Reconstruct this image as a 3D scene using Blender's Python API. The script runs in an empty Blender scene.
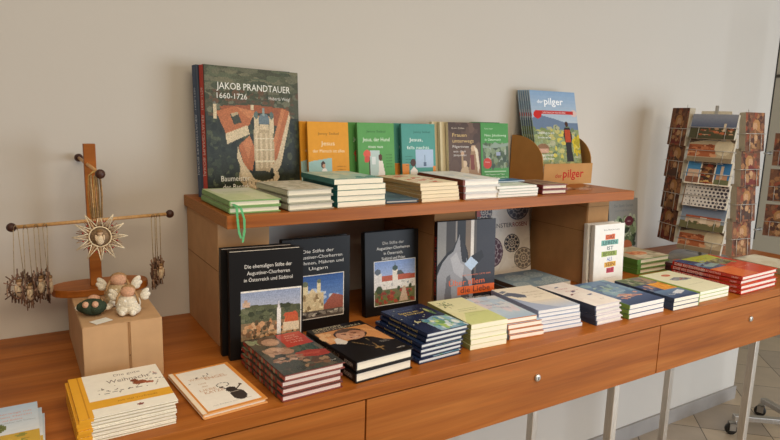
import bpy, math, random
import numpy as np
from mathutils import Vector, Matrix
R = math.radians
SC = bpy.context.scene
COL = SC.collection
# ------------------------------------------------------------------ camera
YAW, PITCH, ROLL, FPX = 0.560753, 0.170884, -0.030065, 613.54
fw = Vector((math.sin(YAW)*math.cos(PITCH), math.cos(YAW)*math.cos(PITCH), -math.sin(PITCH)))
rt = Vector((math.cos(YAW), -math.sin(YAW), 0)); dn = fw.cross(rt)
c_, s_ = math.cos(ROLL), math.sin(ROLL)
cx_ = c_*rt + s_*dn; cy_ = -(-s_*rt + c_*dn); cz_ = -fw
cam = bpy.data.cameras.new('camera'); camo = bpy.data.objects.new('camera', cam); COL.objects.link(camo)
m = Matrix.Identity(4)
for i in range(3):
    m[i][0] = cx_[i]; m[i][1] = cy_[i]; m[i][2] = cz_[i]
m.translation = (0, 0, 1.33); camo.matrix_world = m
cam.sensor_width = 36; cam.lens = FPX/780*36; cam.clip_start = .02; cam.clip_end = 50
SC.camera = camo
# ------------------------------------------------------------------ light
w = bpy.data.worlds.new('world'); SC.world = w; w.use_nodes = True
w.node_tree.nodes['Background'].inputs[0].default_value = (1.0, .93, .86, 1)
w.node_tree.nodes['Background'].inputs[1].default_value = .16
def area(name, loc, to, sx, sy, power, col):
    l = bpy.data.lights.new(name, 'AREA'); l.shape = 'RECTANGLE'; l.size = sx; l.size_y = sy; l.energy = power; l.color = col
    o = bpy.data.objects.new(name, l); COL.objects.link(o); o.location = loc
    o.rotation_euler = (Vector(to)-Vector(loc)).to_track_quat('-Z', 'Y').to_euler()
    return o
area('ceiling_lamp', (.2, -1.6, 2.6), (.8, 1.2, .8), 2.6, 1.0, 45, (1, .84, .62))
for lx, pw in ((.1, 3.2), (1.0, 5.4), (1.9, 5.4)):
    area('top_fill', (lx, .15, 2.7), (lx, .35, 0), .5, .4, pw, (1, .86, .68)).data.spread = R(95)  # unseen fills added above the counter to brighten the book tops
area('window_daylight', (3.6, -2.1, 1.0), (2.2, 1.3, .40), 2.4, 1.6, 104, (.78, .88, 1))
SC.view_settings.view_transform = 'Standard'; SC.view_settings.look = 'None'
SC.view_settings.exposure = 0.0; SC.view_settings.gamma = 1; SC.view_settings.use_curve_mapping = False

# ------------------------------------------------------------------ colour / materials
def lin(c):
    if isinstance(c, str):
        c = [int(c[i:i+2], 16)/255 for i in (0, 2, 4)]
    return tuple((x/12.92 if x <= .04045 else ((x+.055)/1.055)**2.4) for x in c[:3])
def nt(name, rough=.5, spec=.5, metal=0, coat=0):
    m = bpy.data.materials.new(name); m.use_nodes = True
    n = m.node_tree.nodes; b = n['Principled BSDF']
    b.inputs['Roughness'].default_value = rough; b.inputs['Metallic'].default_value = metal
    b.inputs['Specular IOR Level'].default_value = spec; b.inputs['Coat Weight'].default_value = coat
    return m, n, m.node_tree.links, b
def attr_mat(name, rough, noise=.06, scale=60, coat=0, spec=.4, metal=0, bump=0, stretch=(1, 1, 1)):
    m, n, l, b = nt(name, rough, spec, metal, coat)
    a = n.new('ShaderNodeAttribute'); a.attribute_name = 'Col'
    tc = n.new('ShaderNodeTexCoord'); mp = n.new('ShaderNodeMapping'); mp.inputs['Scale'].default_value = stretch
    nz = n.new('ShaderNodeTexNoise'); nz.inputs['Scale'].default_value = scale; nz.inputs['Detail'].default_value = 3
    l.new(tc.outputs['Object'], mp.inputs[0]); l.new(mp.outputs[0], nz.inputs[0])
    mr = n.new('ShaderNodeMapRange'); mr.inputs[1].default_value = .3; mr.inputs[2].default_value = .7
    mr.inputs[3].default_value = 1-noise; mr.inputs[4].default_value = 1+noise
    l.new(nz.outputs[0], mr.inputs[0])
    v = n.new('ShaderNodeVectorMath'); v.operation = 'SCALE'
    l.new(a.outputs['Color'], v.inputs[0]); l.new(mr.outputs[0], v.inputs['Scale'])
    l.new(v.outputs[0], b.inputs['Base Color'])
    if bump:
        bp = n.new('ShaderNodeBump'); bp.inputs['Strength'].default_value = bump; bp.inputs['Distance'].default_value = .002
        l.new(nz.outputs[0], bp.inputs['Height']); l.new(bp.outputs[0], b.inputs['Normal'])
    return m
PRINT = attr_mat('printed_cover', .45, .03, 90, coat=.0, spec=.28)
GLOSS = attr_mat('laminated_cover', .25, .03, 90, spec=.4)
MATTE = attr_mat('plain_paper', .8, .05, 120)
PAGES = attr_mat('page_edges', .85, .10, 60, stretch=(1, 1, 45))
CARDB = attr_mat('corrugated_cardboard', .85, .06, 25, stretch=(1, 1, 1), spec=.2)
FELT = attr_mat('felt', .95, .18, 400, bump=.6, spec=.1)
TWIG = attr_mat('dry_twig', .85, .3, 200, bump=.5)
METAL = attr_mat('brushed_metal', .38, .12, 30, metal=.85, stretch=(20, 20, 1))
SOFTM = attr_mat('lacquered_metal', .35, .03, 30, metal=.3)
TURNED = attr_mat('turned_wood', .45, .16, 40, stretch=(6, 6, .7))
def wood(name, c1, c2, c3, rough, sc=1.0, axis='x'):
    m, n, l, b = nt(name, rough, .22)
    tc = n.new('ShaderNodeTexCoord'); mp = n.new('ShaderNodeMapping')
    mp.inputs['Scale'].default_value = (1.2*sc, 16*sc, 16*sc)
    l.new(tc.outputs['Object'], mp.inputs[0])
    nz = n.new('ShaderNodeTexNoise'); nz.inputs['Scale'].default_value = 1.6; nz.inputs['Detail'].default_value = 6; nz.inputs['Distortion'].default_value = .7
    l.new(mp.outputs[0], nz.inputs[0])
    cr = n.new('ShaderNodeValToRGB'); e = cr.color_ramp.elements
    e[0].position = .30; e[0].color = (*lin(c1), 1); e[1].position = .72; e[1].color = (*lin(c3), 1)
    k = e.new(.5); k.color = (*lin(c2), 1)
    l.new(nz.outputs[0], cr.inputs[0])
    mp2 = n.new('ShaderNodeMapping'); mp2.inputs['Scale'].default_value = (2.2*sc, 90*sc, 90*sc); l.new(tc.outputs['Object'], mp2.inputs[0])
    n2 = n.new('ShaderNodeTexNoise'); n2.inputs['Scale'].default_value = 2; n2.inputs['Detail'].default_value = 3; l.new(mp2.outputs[0], n2.inputs[0])
    mr = n.new('ShaderNodeMapRange'); mr.inputs[1].default_value = .3; mr.inputs[2].default_value = .7; mr.inputs[3].default_value = .84; mr.inputs[4].default_value = 1.08
    l.new(n2.outputs[0], mr.inputs[0])
    v = n.new('ShaderNodeVectorMath'); v.operation = 'SCALE'; l.new(cr.outputs[0], v.inputs[0]); l.new(mr.outputs[0], v.inputs['Scale'])
    l.new(v.outputs[0], b.inputs['Base Color'])
    return m
WOOD = wood('cherry_veneer', '8c4c18', 'a05c22', 'ad6a2e', .42)
WOODD = wood('cherry_veneer_top', '8c4b17', 'a05b20', 'ac672b', .42)
CHIP = attr_mat('chipboard_edge', .8, .35, 350)
def plaster(name, c, rough=.9):
    m, n, l, b = nt(name, rough, .2)
    tc = n.new('ShaderNodeTexCoord'); nz = n.new('ShaderNodeTexNoise'); nz.inputs['Scale'].default_value = 2.2; nz.inputs['Detail'].default_value = 5
    l.new(tc.outputs['Object'], nz.inputs[0])
    mx = n.new('ShaderNodeMix'); mx.data_type = 'RGBA'; c = lin(c)
    mx.inputs['A'].default_value = (*[x*.96 for x in c], 1); mx.inputs['B'].default_value = (*[min(1, x*1.03) for x in c], 1)
    l.new(nz.outputs[0], mx.inputs['Factor']); l.new(mx.outputs['Result'], b.inputs['Base Color'])
    n3 = n.new('ShaderNodeTexNoise'); n3.inputs['Scale'].default_value = 35; l.new(tc.outputs['Object'], n3.inputs[0])
    bp = n.new('ShaderNodeBump'); bp.inputs['Strength'].default_value = .12; bp.inputs['Distance'].default_value = .004
    l.new(n3.outputs[0], bp.inputs['Height']); l.new(bp.outputs[0], b.inputs['Normal'])
    return m
WALL = plaster('painted_plaster', 'cdc6bb')
FARW = plaster('olive_beige_paint', 'e6dfca')
def tiles():
    m, n, l, b = nt('floor_tiles', .35, .4)
    tc = n.new('ShaderNodeTexCoord'); mp = n.new('ShaderNodeMapping')
    mp.inputs['Rotation'].default_value = (0, 0, R(45)); mp.inputs['Location'].default_value = (.05, .066, 0)
    l.new(tc.outputs['Object'], mp.inputs[0])
    br = n.new('ShaderNodeTexBrick'); br.offset = 0; br.squash = 1
    br.inputs['Color1'].default_value = (*lin('a1968a'), 1); br.inputs['Color2'].default_value = (*lin('c9b598'), 1)
    br.inputs['Mortar'].default_value = (*lin('5d5248'), 1); br.inputs['Scale'].default_value = 1
    br.inputs['Mortar Size'].default_value = .0022; br.inputs['Brick Width'].default_value = .285; br.inputs['Row Height'].default_value = .285
    l.new(mp.outputs[0], br.inputs[0])
    nz = n.new('ShaderNodeTexNoise'); nz.inputs['Scale'].default_value = 9; nz.inputs['Detail'].default_value = 6; l.new(tc.outputs['Object'], nz.inputs[0])
    mr = n.new('ShaderNodeMapRange'); mr.inputs[3].default_value = .82; mr.inputs[4].default_value = 1.14; l.new(nz.outputs[0], mr.inputs[0])
    v = n.new('ShaderNodeVectorMath'); v.operation = 'SCALE'; l.new(br.outputs[0], v.inputs[0]); l.new(mr.outputs[0], v.inputs['Scale'])
    l.new(v.outputs[0], b.inputs['Base Color'])
    return m
TILES = tiles()
SKIRT = attr_mat('grey_tile_skirting', .4, .08, 12)

# ------------------------------------------------------------------ mesh builder
_tc = {}
def text_geo(s, bold=0.0):
    k = (s, bold)
    if k not in _tc:
        cu = bpy.data.curves.new('t', 'FONT'); cu.body = s; cu.size = 1; cu.align_x = 'LEFT'; cu.resolution_u = 2
        cu.offset = bold; cu.fill_mode = 'FRONT'
        o = bpy.data.objects.new('t', cu); COL.objects.link(o)
        me = bpy.data.meshes.new_from_object(o)
        v = [tuple(x.co) for x in me.vertices]; f = [tuple(p.vertices) for p in me.polygons]
        up = [p.normal.z for p in me.polygons]
        f = [q if z >= 0 else q[::-1] for q, z in zip(f, up)]
        bpy.data.objects.remove(o); bpy.data.meshes.remove(me); bpy.data.curves.remove(cu)
        xs = [a[0] for a in v] or [0]
        _tc[k] = (v, f, min(xs), max(xs))
    return _tc[k]
class MB:
    def __init__(s): s.v = []; s.f = []; s.c = []; s.sm = []
    def add(s, vs, fs, col, smooth=False, M=None):
        b = len(s.v); col = lin(col)
        if M is not None: vs = [tuple(M @ Vector(p)) for p in vs]
        s.v += [tuple(p) for p in vs]; s.f += [tuple(b+i for i in q) for q in fs]
        s.c += [col]*len(fs); s.sm += [smooth]*len(fs); return s
    def box(s, x0, x1, y0, y1, z0, z1, col, M=None):
        v = [(x, y, z) for z in (z0, z1) for y in (y0, y1) for x in (x0, x1)]
        return s.add(v, [(0, 2, 3, 1), (4, 5, 7, 6), (0, 1, 5, 4), (2, 6, 7, 3), (0, 4, 6, 2), (1, 3, 7, 5)], col, False, M)
    def prism(s, pts, ax, lo, hi, col, M=None):      # pts counter-clockwise in the (a,b) plane seen from +ax
        n = len(pts)
        def P(a, b, t): return (t, a, b) if ax == 'x' else ((b, t, a) if ax == 'y' else (a, b, t))
        v = [P(a, b, lo) for a, b in pts] + [P(a, b, hi) for a, b in pts]
        f = [tuple(range(n-1, -1, -1)), tuple(range(n, 2*n))] + [(i, (i+1) % n, n+(i+1) % n, n+i) for i in range(n)]
        return s.add(v, f, col, False, M)
    def tube(s, pts, r, col, n=8, M=None):
        pts = [Vector(p) for p in pts]; rs = r if isinstance(r, (list, tuple)) else [r]*len(pts)
        v = []; f = []
        up = None
        for i, p in enumerate(pts):
            d = (pts[min(i+1, len(pts)-1)]-pts[max(i-1, 0)])
            if d.length < 1e-9: d = Vector((0, 0, 1))
            d.normalize()
            if up is None:
                up = d.orthogonal().normalized()
            else:
                up = (up - d*up.dot(d)); up = up.normalized() if up.length > 1e-6 else d.orthogonal().normalized()
            q = d.cross(up)
            for k in range(n):
                a = 2*math.pi*k/n; v.append(p+up*math.cos(a)*rs[i]+q*math.sin(a)*rs[i])
        for i in range(len(pts)-1):
            for k in range(n):
                f.append((i*n+k, i*n+(k+1) % n, (i+1)*n+(k+1) % n, (i+1)*n+k))
        f.append(tuple(range(n-1, -1, -1))); f.append(tuple((len(pts)-1)*n+k for k in range(n)))
        return s.add(v, f, col, True, M)
    def ell(s, c, rx, ry, rz, col, nu=14, nv=9, M=None, wob=0, seed=0):
        v = []; f = []; rr = random.Random(seed)
        for j in range(nv+1):
            t = math.pi*j/nv
            for i in range(nu):
                a = 2*math.pi*i/nu; k = 1+wob*math.sin(3*a+seed)*math.sin(2*t+seed)
                v.append((c[0]+rx*k*math.sin(t)*math.cos(a), c[1]+ry*k*math.sin(t)*math.sin(a), c[2]+rz*k*math.cos(t)))
        for j in range(nv):
            for i in range(nu):
                f.append((j*nu+i, (j+1)*nu+i, (j+1)*nu+(i+1) % nu, j*nu+(i+1) % nu))
        return s.add(v, f, col, True, M)
    def lathe(s, prof, c, col, n=24, M=None):
        v = []; f = []
        for r, z in prof:
            for k in range(n):
                a = 2*math.pi*k/n; v.append((c[0]+r*math.cos(a), c[1]+r*math.sin(a), c[2]+z))
        for j in range(len(prof)-1):
            for k in range(n):
                f.append((j*n+k, j*n+(k+1) % n, (j+1)*n+(k+1) % n, (j+1)*n+k))
        f.append(tuple(range(n-1, -1, -1))); f.append(tuple((len(prof)-1)*n+k for k in range(n)))
        return s.add(v, f, col, True, M)
    def art(s, A, o, u, v, skip=None):
        """print canvas A on the rectangle o, o+u, o+u+v, o+v"""
        o, u, v = Vector(o), Vector(u), Vector(v); ny, nx, _ = A.a.shape
        for j in range(ny):
            i = 0
            while i < nx:
                k = i+1
                while k < nx and np.array_equal(A.a[j, k], A.a[j, i]): k += 1
                if not (skip and skip(i/nx, k/nx)):
                    b = len(s.v); u0, u1, v0, v1 = i/nx, k/nx, j/ny, (j+1)/ny
                    s.v += [tuple(o+u*u0+v*v0), tuple(o+u*u1+v*v0), tuple(o+u*u1+v*v1), tuple(o+u*u0+v*v1)]
                    s.f.append((b, b+1, b+2, b+3)); s.c.append(tuple(A.a[j, i])); s.sm.append(False)
                i = k
        nrm = u.cross(v).normalized(); U = u.normalized(); V = v.normalized()
        for (t, x, y, h, col, al, bold, wmax) in A.t:
            s.text(t, o+u*x+v*y+nrm*.00012, U, V, h*v.length, col, al, bold, wmax*u.length if wmax else None)
        return s
    def text(s, t, o, U, V, h, col, al='L', bold=0.0, wmax=None):
        vs, fs, x0, x1 = text_geo(t, bold); W = (x1-x0) or 1; h = h/.7; sx = h
        if wmax: sx = wmax/W
        dx = {'L': -x0, 'C': -(x0+x1)/2, 'R': -x1}[al]
        o, U, V = Vector(o), Vector(U), Vector(V)
        return s.add([o+U*((a[0]+dx)*sx)+V*(a[1]*h) for a in vs], fs, col)
    def build(s, name, mat, parent=None, bevel=0, smooth_angle=None):
        me = bpy.data.meshes.new(name); me.from_pydata(s.v, [], s.f); me.update()
        ca = me.color_attributes.new('Col', 'FLOAT_COLOR', 'CORNER')
        nl = np.array([len(f) for f in s.f]); cc = np.repeat(np.array(s.c, dtype=np.float32), nl, axis=0)
        ca.data.foreach_set('color', np.concatenate([cc, np.ones((len(cc), 1), np.float32)], 1).ravel())
        me.polygons.foreach_set('use_smooth', s.sm)
        me.materials.append(mat)
        o = bpy.data.objects.new(name, me); COL.objects.link(o)
        if parent is not None: o.parent = parent
        if bevel:
            b = o.modifiers.new('bevel', 'BEVEL'); b.width = bevel; b.segments = 2; b.limit_method = 'ANGLE'
        return o
class Canvas:
    def __init__(s, nx, ny, bg): s.a = np.zeros((ny, nx, 3)); s.a[:] = lin(bg); s.t = []; s.nx, s.ny = nx, ny; s.rng = np.random.RandomState(nx*7+ny)
    def grid(s):
        y, x = np.mgrid[0:s.ny, 0:s.nx]; return (x+.5)/s.nx, (y+.5)/s.ny
    def rect(s, x0, y0, x1, y1, c): X, Y = s.grid(); s.a[(X >= x0) & (X < x1) & (Y >= y0) & (Y < y1)] = lin(c); return s
    def mask_poly(s, pts):
        X, Y = s.grid(); ins = np.zeros(X.shape, bool); n = len(pts)
        for i in range(n):
            (x1, y1), (x2, y2) = pts[i], pts[(i+1) % n]
            if y1 == y2: continue
            c = ((y1 > Y) != (y2 > Y)) & (X < (x2-x1)*(Y-y1)/(y2-y1)+x1); ins ^= c
        return ins
    def poly(s, pts, c): s.a[s.mask_poly(pts)] = lin(c); return s
    def ell(s, cx, cy, rx, ry, c, inner=0):
        X, Y = s.grid(); d = ((X-cx)/rx)**2+((Y-cy)/ry)**2; s.a[(d <= 1) & (d >= inner*inner)] = lin(c); return s
    def line(s, x0, y0, x1, y1, wd, c):
        X, Y = s.grid(); dx, dy = x1-x0, y1-y0; t = np.clip(((X-x0)*dx+(Y-y0)*dy)/(dx*dx+dy*dy+1e-9), 0, 1)
        s.a[np.hypot(X-x0-t*dx, Y-y0-t*dy) < wd/2] = lin(c); return s
    def blobs(s, x0, y0, x1, y1, cols, n, r0=.02, r1=.06, asp=1):
        for _ in range(n):
            s.ell(s.rng.uniform(x0, x1), s.rng.uniform(y0, y1), s.rng.uniform(r0, r1), s.rng.uniform(r0, r1)*asp, cols[s.rng.randint(len(cols))])
        return s
    def grad(s, x0, y0, x1, y1, ca, cb, horiz=False):
        X, Y = s.grid(); k = (X >= x0) & (X < x1) & (Y >= y0) & (Y < y1); t = ((X-x0)/(x1-x0) if horiz else (Y-y0)/(y1-y0))[..., None]
        t = np.round(t*10)/10
        s.a[k] = (np.array(lin(ca))*(1-t)+np.array(lin(cb))*t)[k]; return s
    def noise(s, x0, y0, x1, y1, amt):
        X, Y = s.grid(); k = (X >= x0) & (X < x1) & (Y >= y0) & (Y < y1)
        s.a[k] *= (1+amt*(s.rng.rand(*X.shape)-.5))[..., None][k]; s.a = np.clip(s.a, 0, 1); return s
    def text(s, t, x, y, h, c, al='L', bold=0.0, wmax=None): s.t.append((t, x, y, h, c, al, bold, wmax)); return s

# ------------------------------------------------------------------ object helpers
def tag(o, label=None, cat=None, group=None, kind=None):
    if label: o['label'] = label
    if cat: o['category'] = cat
    if group: o['group'] = group
    if kind: o['kind'] = kind
    return o
def empty(name, loc=(0, 0, 0), rot=(0, 0, 0)):
    o = bpy.data.objects.new(name, None); COL.objects.link(o); o.location = loc; o.rotation_euler = rot; o.empty_display_size = .05; return o
def copy_tree(o, parent=None):
    c = o.copy(); COL.objects.link(c); c.parent = parent
    for ch in [x for x in o.children]: copy_tree(ch, c)
    return c
def struct(name, mb, mat, **k): return tag(mb.build(name, mat, **k), kind='structure')

# ------------------------------------------------------------------ room
TZ = .83; SZ = 1.126; YW = 1.497
struct('floor', MB().box(-2.5, 6, -2, 5, -.05, 0, 'b0a080'), TILES)
struct('wall_back', MB().box(-2.5, 2.965, YW, YW+.16, 0, 3.0, 'ffffff'), WALL)
struct('wall_right', MB().box(4.6, 4.75, -.2, 5, 0, 3.0, 'ffffff'), FARW)
struct('baseboard_back', MB().box(-2.5, 2.972, YW-.010, YW, 0, .066, 'a09a94').box(2.965, 2.972, YW, YW+.16, 0, .066, 'a09a94'), SKIRT)
struct('wall_end_strip', MB().box(2.9655, 2.972, YW-.003, YW+.012, .80, 2.95, '25221f'), SOFTM)  # narrow dark strip on the wall end's corner, from counter height up
struct('trim_2', MB().box(4.585, 4.6, .5, 4.5, 1.66, 1.68, '6d675a'), SOFTM)

# ------------------------------------------------------------------ display table
TX0, TX1, YF = -.60, 2.56, .924
tb = tag(empty('display_table', (TX0, YF, 0)), 'long cherry wood display counter with lockable drawers on square metal legs against the wall', 'table')
def L(o): o.location = (-TX0, -YF, 0); return o
L(MB().box(TX0, TX1, YF, YW-.002, TZ-.0245, TZ, 'b47037').build('tabletop', WOODD, tb, bevel=.0012))
L(MB().box(TX0+.02, TX1-.02, YF+.024, 1.44, TZ-.158, TZ-.0265, '6b3e1d').build('drawer_carcass', WOOD, tb))
gaps = [TX0+.012, -.350, .541, 1.432, 2.323, TX1-.012]
for i in range(5):
    a, b = gaps[i]+.0015, gaps[i+1]-.0015
    d = L(MB().box(a, b, YF+.002, YF+.023, TZ-.161, TZ-.0275, 'b8733a').build('drawer', WOOD, tb, bevel=.001))
    if 0 < i < 4:
        lx = (a+b)/2; mb = MB()
        M = Matrix.Translation((lx, YF+.002, TZ-.077)) @ Matrix.Rotation(R(90), 4, 'X')
        mb.lathe([(.0085, 0), (.0085, .003), (.007, .005), (.004, .0053)], (0, 0, 0), 'c9c4bb', 20, M)
        mb.box(-.001, .001, -.0035, .0035, .0050, .0058, '2a2622', M)
        lk = mb.build('lock', METAL, d); tag(lk, 'round metal keyhole lock')
for lx in (-.067, .621, 1.309, 1.997):
    for ly in (.957, 1.234):
        L(MB().box(lx, lx+.023, ly, ly+.023, 0, TZ-.1625, 'cdc6bb').build('leg', METAL, tb, bevel=.002))
for lx in (-.55, 2.53):
    L(MB().box(lx, lx+.023, .957, .98, 0, TZ-.1625, 'cdc6bb').build('leg', METAL, tb, bevel=.002))

# ------------------------------------------------------------------ riser shelf and cardboard boxes
SX0, SX1, SY = .354, 1.585, 1.157
rs = tag(empty('riser_shelf', (SX0, SY, TZ)), 'cherry veneer shelf board laid on cardboard boxes as an upper tier', 'shelf')
def L2(o): o.location = (-SX0, -SY, -TZ); return o
L2(MB().box(SX0+.0006, SX1, SY, YW-.003, SZ-.0262, SZ, 'b47037').build('board', WOODD, rs, bevel=.0008))
L2(MB().box(SX0, SX0+.0005, SY+.0006, YW-.0036, SZ-.0256, SZ-.0006, 'a4703e').build('end_grain', CHIP, rs))
def carton(name, label, x0, x1, y0, y1, z0, z1, c, seams, horiz=None, mb2=None, group=None):
    o = tag(empty(name, (x0, y0, z0)), label, 'box', group)
    W, D, H = x1-x0, y1-y0, z1-z0
    o1 = MB().box(.002, W-.002, .002, D-.002, 0, H-.002, c).build('body', CARDB, o)
    m2 = MB(); xs = [0]+[s for s in seams]+[W]
    for i in range(len(xs)-1):
        m2.box(xs[i]+(.0012 if i else 0), xs[i+1]-(.0012 if i < len(xs)-2 else 0), -.0008, .0018, .001, H-.0006, c)
    m2.build('front_flap', CARDB, o, bevel=.0006)
    MB().box(0, W, .0002, D, H-.0018, H, c).build('lid', CARDB, o, bevel=.0006)
    MB().box(-.0006, .0018, .001, D-.001, .0005, H-.002, c).build('side_panel', CARDB, o)
    if horiz:
        m3 = MB()
        for zz in horiz: m3.box(-.0011, -.0006, .002, D-.004, zz-.0006, zz+.0006, '7c5a38')
        for zz in horiz: m3.box(.001, W-.001, -.0013, -.0008, zz-.0006, zz+.0006, '7c5a38')
        m3.build('crease', CARDB, o)
    return o
CB = 'bd946a'
carton('cardboard_box', 'brown cardboard box propping up the left end of the shelf board', .360, .472, 1.242, 1.49, TZ+.0003, SZ-.0266, CB, [], [.165])
carton('cardboard_box', 'brown cardboard box under the middle of the shelf, behind the monk book', .908, 1.040, 1.236, 1.475, TZ+.0003, SZ-.0266, 'a87d52', [], [.2])
carton('cardboard_box', 'brown cardboard box under the right end of the shelf, behind the white books', 1.483, 1.580, 1.240, 1.47, TZ+.0003, SZ-.0266, 'b08659', [.002+.0012], [.165, .24])
bx = carton('cardboard_box', 'square brown cardboard box on the counter carrying the felt angels', .093, .2265, 1.150, 1.462, TZ+.0003, .945, 'c09a72', [.0745, .0772], None)
MB().box(.0750, .0768, -.0010, -.0007, .050, .0515, '3a2a1c').build('slot', CARDB, bx)

# ------------------------------------------------------------------ books
def book(w, d, h, c, art=None, kind='hard', spine=None, page='ece2cc', mat=None, inner=None, spart=None, under=None, ex=None, t=None):
    """lying book: x width, y height (tail edge at y=0 faces the viewer), spine at x=0"""
    root = empty('book'); spine = spine or c
    mb = MB(); t = t or (.0024 if kind == 'hard' else .0007)
    ov = .003 if kind == 'hard' else 0.0002
    r = min(h*.45, .004) if kind == 'hard' else .0006
    b = r*.45
    outer = [(0, r), (b*.35, b), (r, 0), (w, 0), (w, t)]
    outer += [(t*1.1, t), (t*1.1, h-t), (w, h-t), (w, h)]
    if kind == 'hard': outer += [(.0095, h), (.008, h-.0007), (.0065, h)]
    outer += [(r, h), (b*.35, h-b), (0, h-r)]
    pts = [(z, x) for x, z in outer][::-1]                      # 'y' prism takes (z,x)
    mb.prism(pts, 'y', 0, d, c)
    mb.c[-len(pts):] = [lin(c)]*len(pts)
    if spine != c:
        st = .012 if kind == 'hard' else .0006
        mb.box(-.00012, .00002, 0, d, r*.9, h-r*.9, spine)
    if under: mb.box(.0005, w+.0001, -.0001, .0008, 0, t, under)
    for e in (ex or []): mb.box(*e)
    if art:
        sk = (lambda a, b2: False)
        mb.art(art, (.0002, .0002, h+.00012), (w-.0004, 0, 0), (0, d-.0004, 0))
    if spart:
        for (s, y, hh, col, wm) in spart:
            mb.text(s, (-.0003, y, h/2-hh/2), (0, 1, 0), (0, 0, 1), hh, col, 'L', .0, wm)
    mb.build('cover', mat or PRINT, root)
    MB().box(t*1.3, w-ov, ov, d-ov, t+.0001, h-t-.0001, page).build('pages', PAGES, root)
    root['H'] = h
    return root
ORD = ['topmost', 'second from top', 'third from top', 'fourth from top', 'fifth from top', 'sixth from top', 'lowest']
NUM = ['', 'one', 'two', 'three', 'four', 'five', 'six', 'seven']
rj = random.Random(5)
def stack(proto, n, x, y, z, rot, desc, group, offs=None, cat='book', jit=.0015, where=''):
    """desc e.g. 'navy night-sky books'"""
    h = proto['H']; objs = []
    for k in range(n):                       # k=0 lowest
        o = proto if k == 0 else copy_tree(proto)
        dx, dy, dr = (offs[k] if offs else (rj.uniform(-jit, jit), rj.uniform(-jit, jit), rj.uniform(-.6, .6)))
        o.location = (x+dx, y+dy, z+.0004+k*(h+.0005)); o.rotation_euler = (0, 0, R(rot+dr))
        p = ORD[n-1-k] if k else 'lowest'
        lab = (f'{p} of {NUM[n]} {desc}' if n > 1 else desc)
        tag(o, lab, cat, group if n > 1 else None); objs.append(o)
    return objs
def stand(proto, x, y, z, yaw, lean, label, group=None, cat='book'):
    o = proto; o.location = (x, y, z+.0004); o.rotation_euler = (R(90-lean), 0, R(yaw)); tag(o, label, cat, group); return o
T0 = TZ
# --- far left: landscape-cover stack
A = Canvas(40, 44, 'c3d0dc'); A.grad(0, .3, 1, 1, 'd9dde0', 'b4c8dc'); A.rect(0, 0, 1, .34, 'c9a23c'); A.blobs(0, .0, 1, .3, ['b88f2e', 'd3b04a', '8f8a3a'], 30, .02, .08, .4)
A.ell(.40, .50, .20, .13, '6d7440').blobs(.25, .4, .56, .6, ['59622f', '7d8248', '4c5529'], 22, .02, .05).rect(.385, .30, .415, .42, '4a3a22')
for k, (t, x, y, wd, c) in enumerate([('Herbst', .12, .86, .3, '9ba7b8'), ('Unterwegs mit', .42, .80, .5, 'd98f83'), ('offenem Herzen', .38, .72, .54, 'd98f83'), ('Texte und Gebete', .40, .64, .4, 'd98f83'), ('Geschichten zum Vorlesen', .5, .58, .46, '8c9aa8')]): A.text(t, x, y, .035, c, wmax=wd)
p = book(.105, .148, .0085, 'd5d9dc', A, 'soft')
stack(p, 3, -.090, .932, T0, -.5, 'pale blue books with a tree, at the left picture edge', 'books at the left edge', [(.004, -.006, -2), (.003, -.004, -1), (0, 0, 0)])
# --- Weihnachten
A = Canvas(70, 76, 'f3eee1'); A.rect(0, 0, .15, 1, 'e9a92c').rect(.085, 0, .097, 1, 'c9871a').rect(.15, .175, 1, .345, 'e6a92f')
A.line(.30, .46, .55, .50, .008, '6b625a').line(.55, .50, .78, .47, .008, '6b625a').line(.66, .48, .74, .60, .010, '6b4a3a').line(.78, .66, 1, .60, .008, '75695e').line(.88, .46, .92, .56, .008, '6b4a3a')
A.ell(.72, .60, .08, .05, '8f4a2c').ell(.67, .66, .04, .04, '7c3d24').poly([(.76, .60), (.88, .58), (.86, .53), (.76, .55)], 'a5532f')
A.blobs(.26, .44, .60, .64, ['8a8078', 'b3a89c', '5c5650'], 14, .007, .014).blobs(.85, .62, 1, .82, ['c98f86', 'a8a09a'], 8, .01, .018)
A.ell(.62, .09, .035, .022, '8a4a44')
A.text('Die gute', .48, .86, .055, '8a7f78', wmax=.30).text('Weihnacht', .38, .70, .085, '7d6f66', wmax=.48).text('mit viel Vorfreude', .42, .235, .04, 'a8761c', wmax=.42)
p = book(.142, .163, .0052, 'f2ecdc', A, 'hard', page='cfc3a8', t=.0015, ex=[(-.00025, .0195, -.0002, .0004, 0, .0052, 'dfa02a'), (-.0003, .0001, 0, .163, 0, .0052, 'e0a02a')])
o7 = [(-.004, .0, .5), (-.003, .001, .8), (-.004, .002, .2), (-.002, .0, .9), (-.003, .002, .5), (-.004, .001, .6), (0, 0, .4)]
stack(p, 7, .066, .950, T0, .4, 'yellow-spined white picture books', 'yellow-spined picture books', o7)
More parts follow.
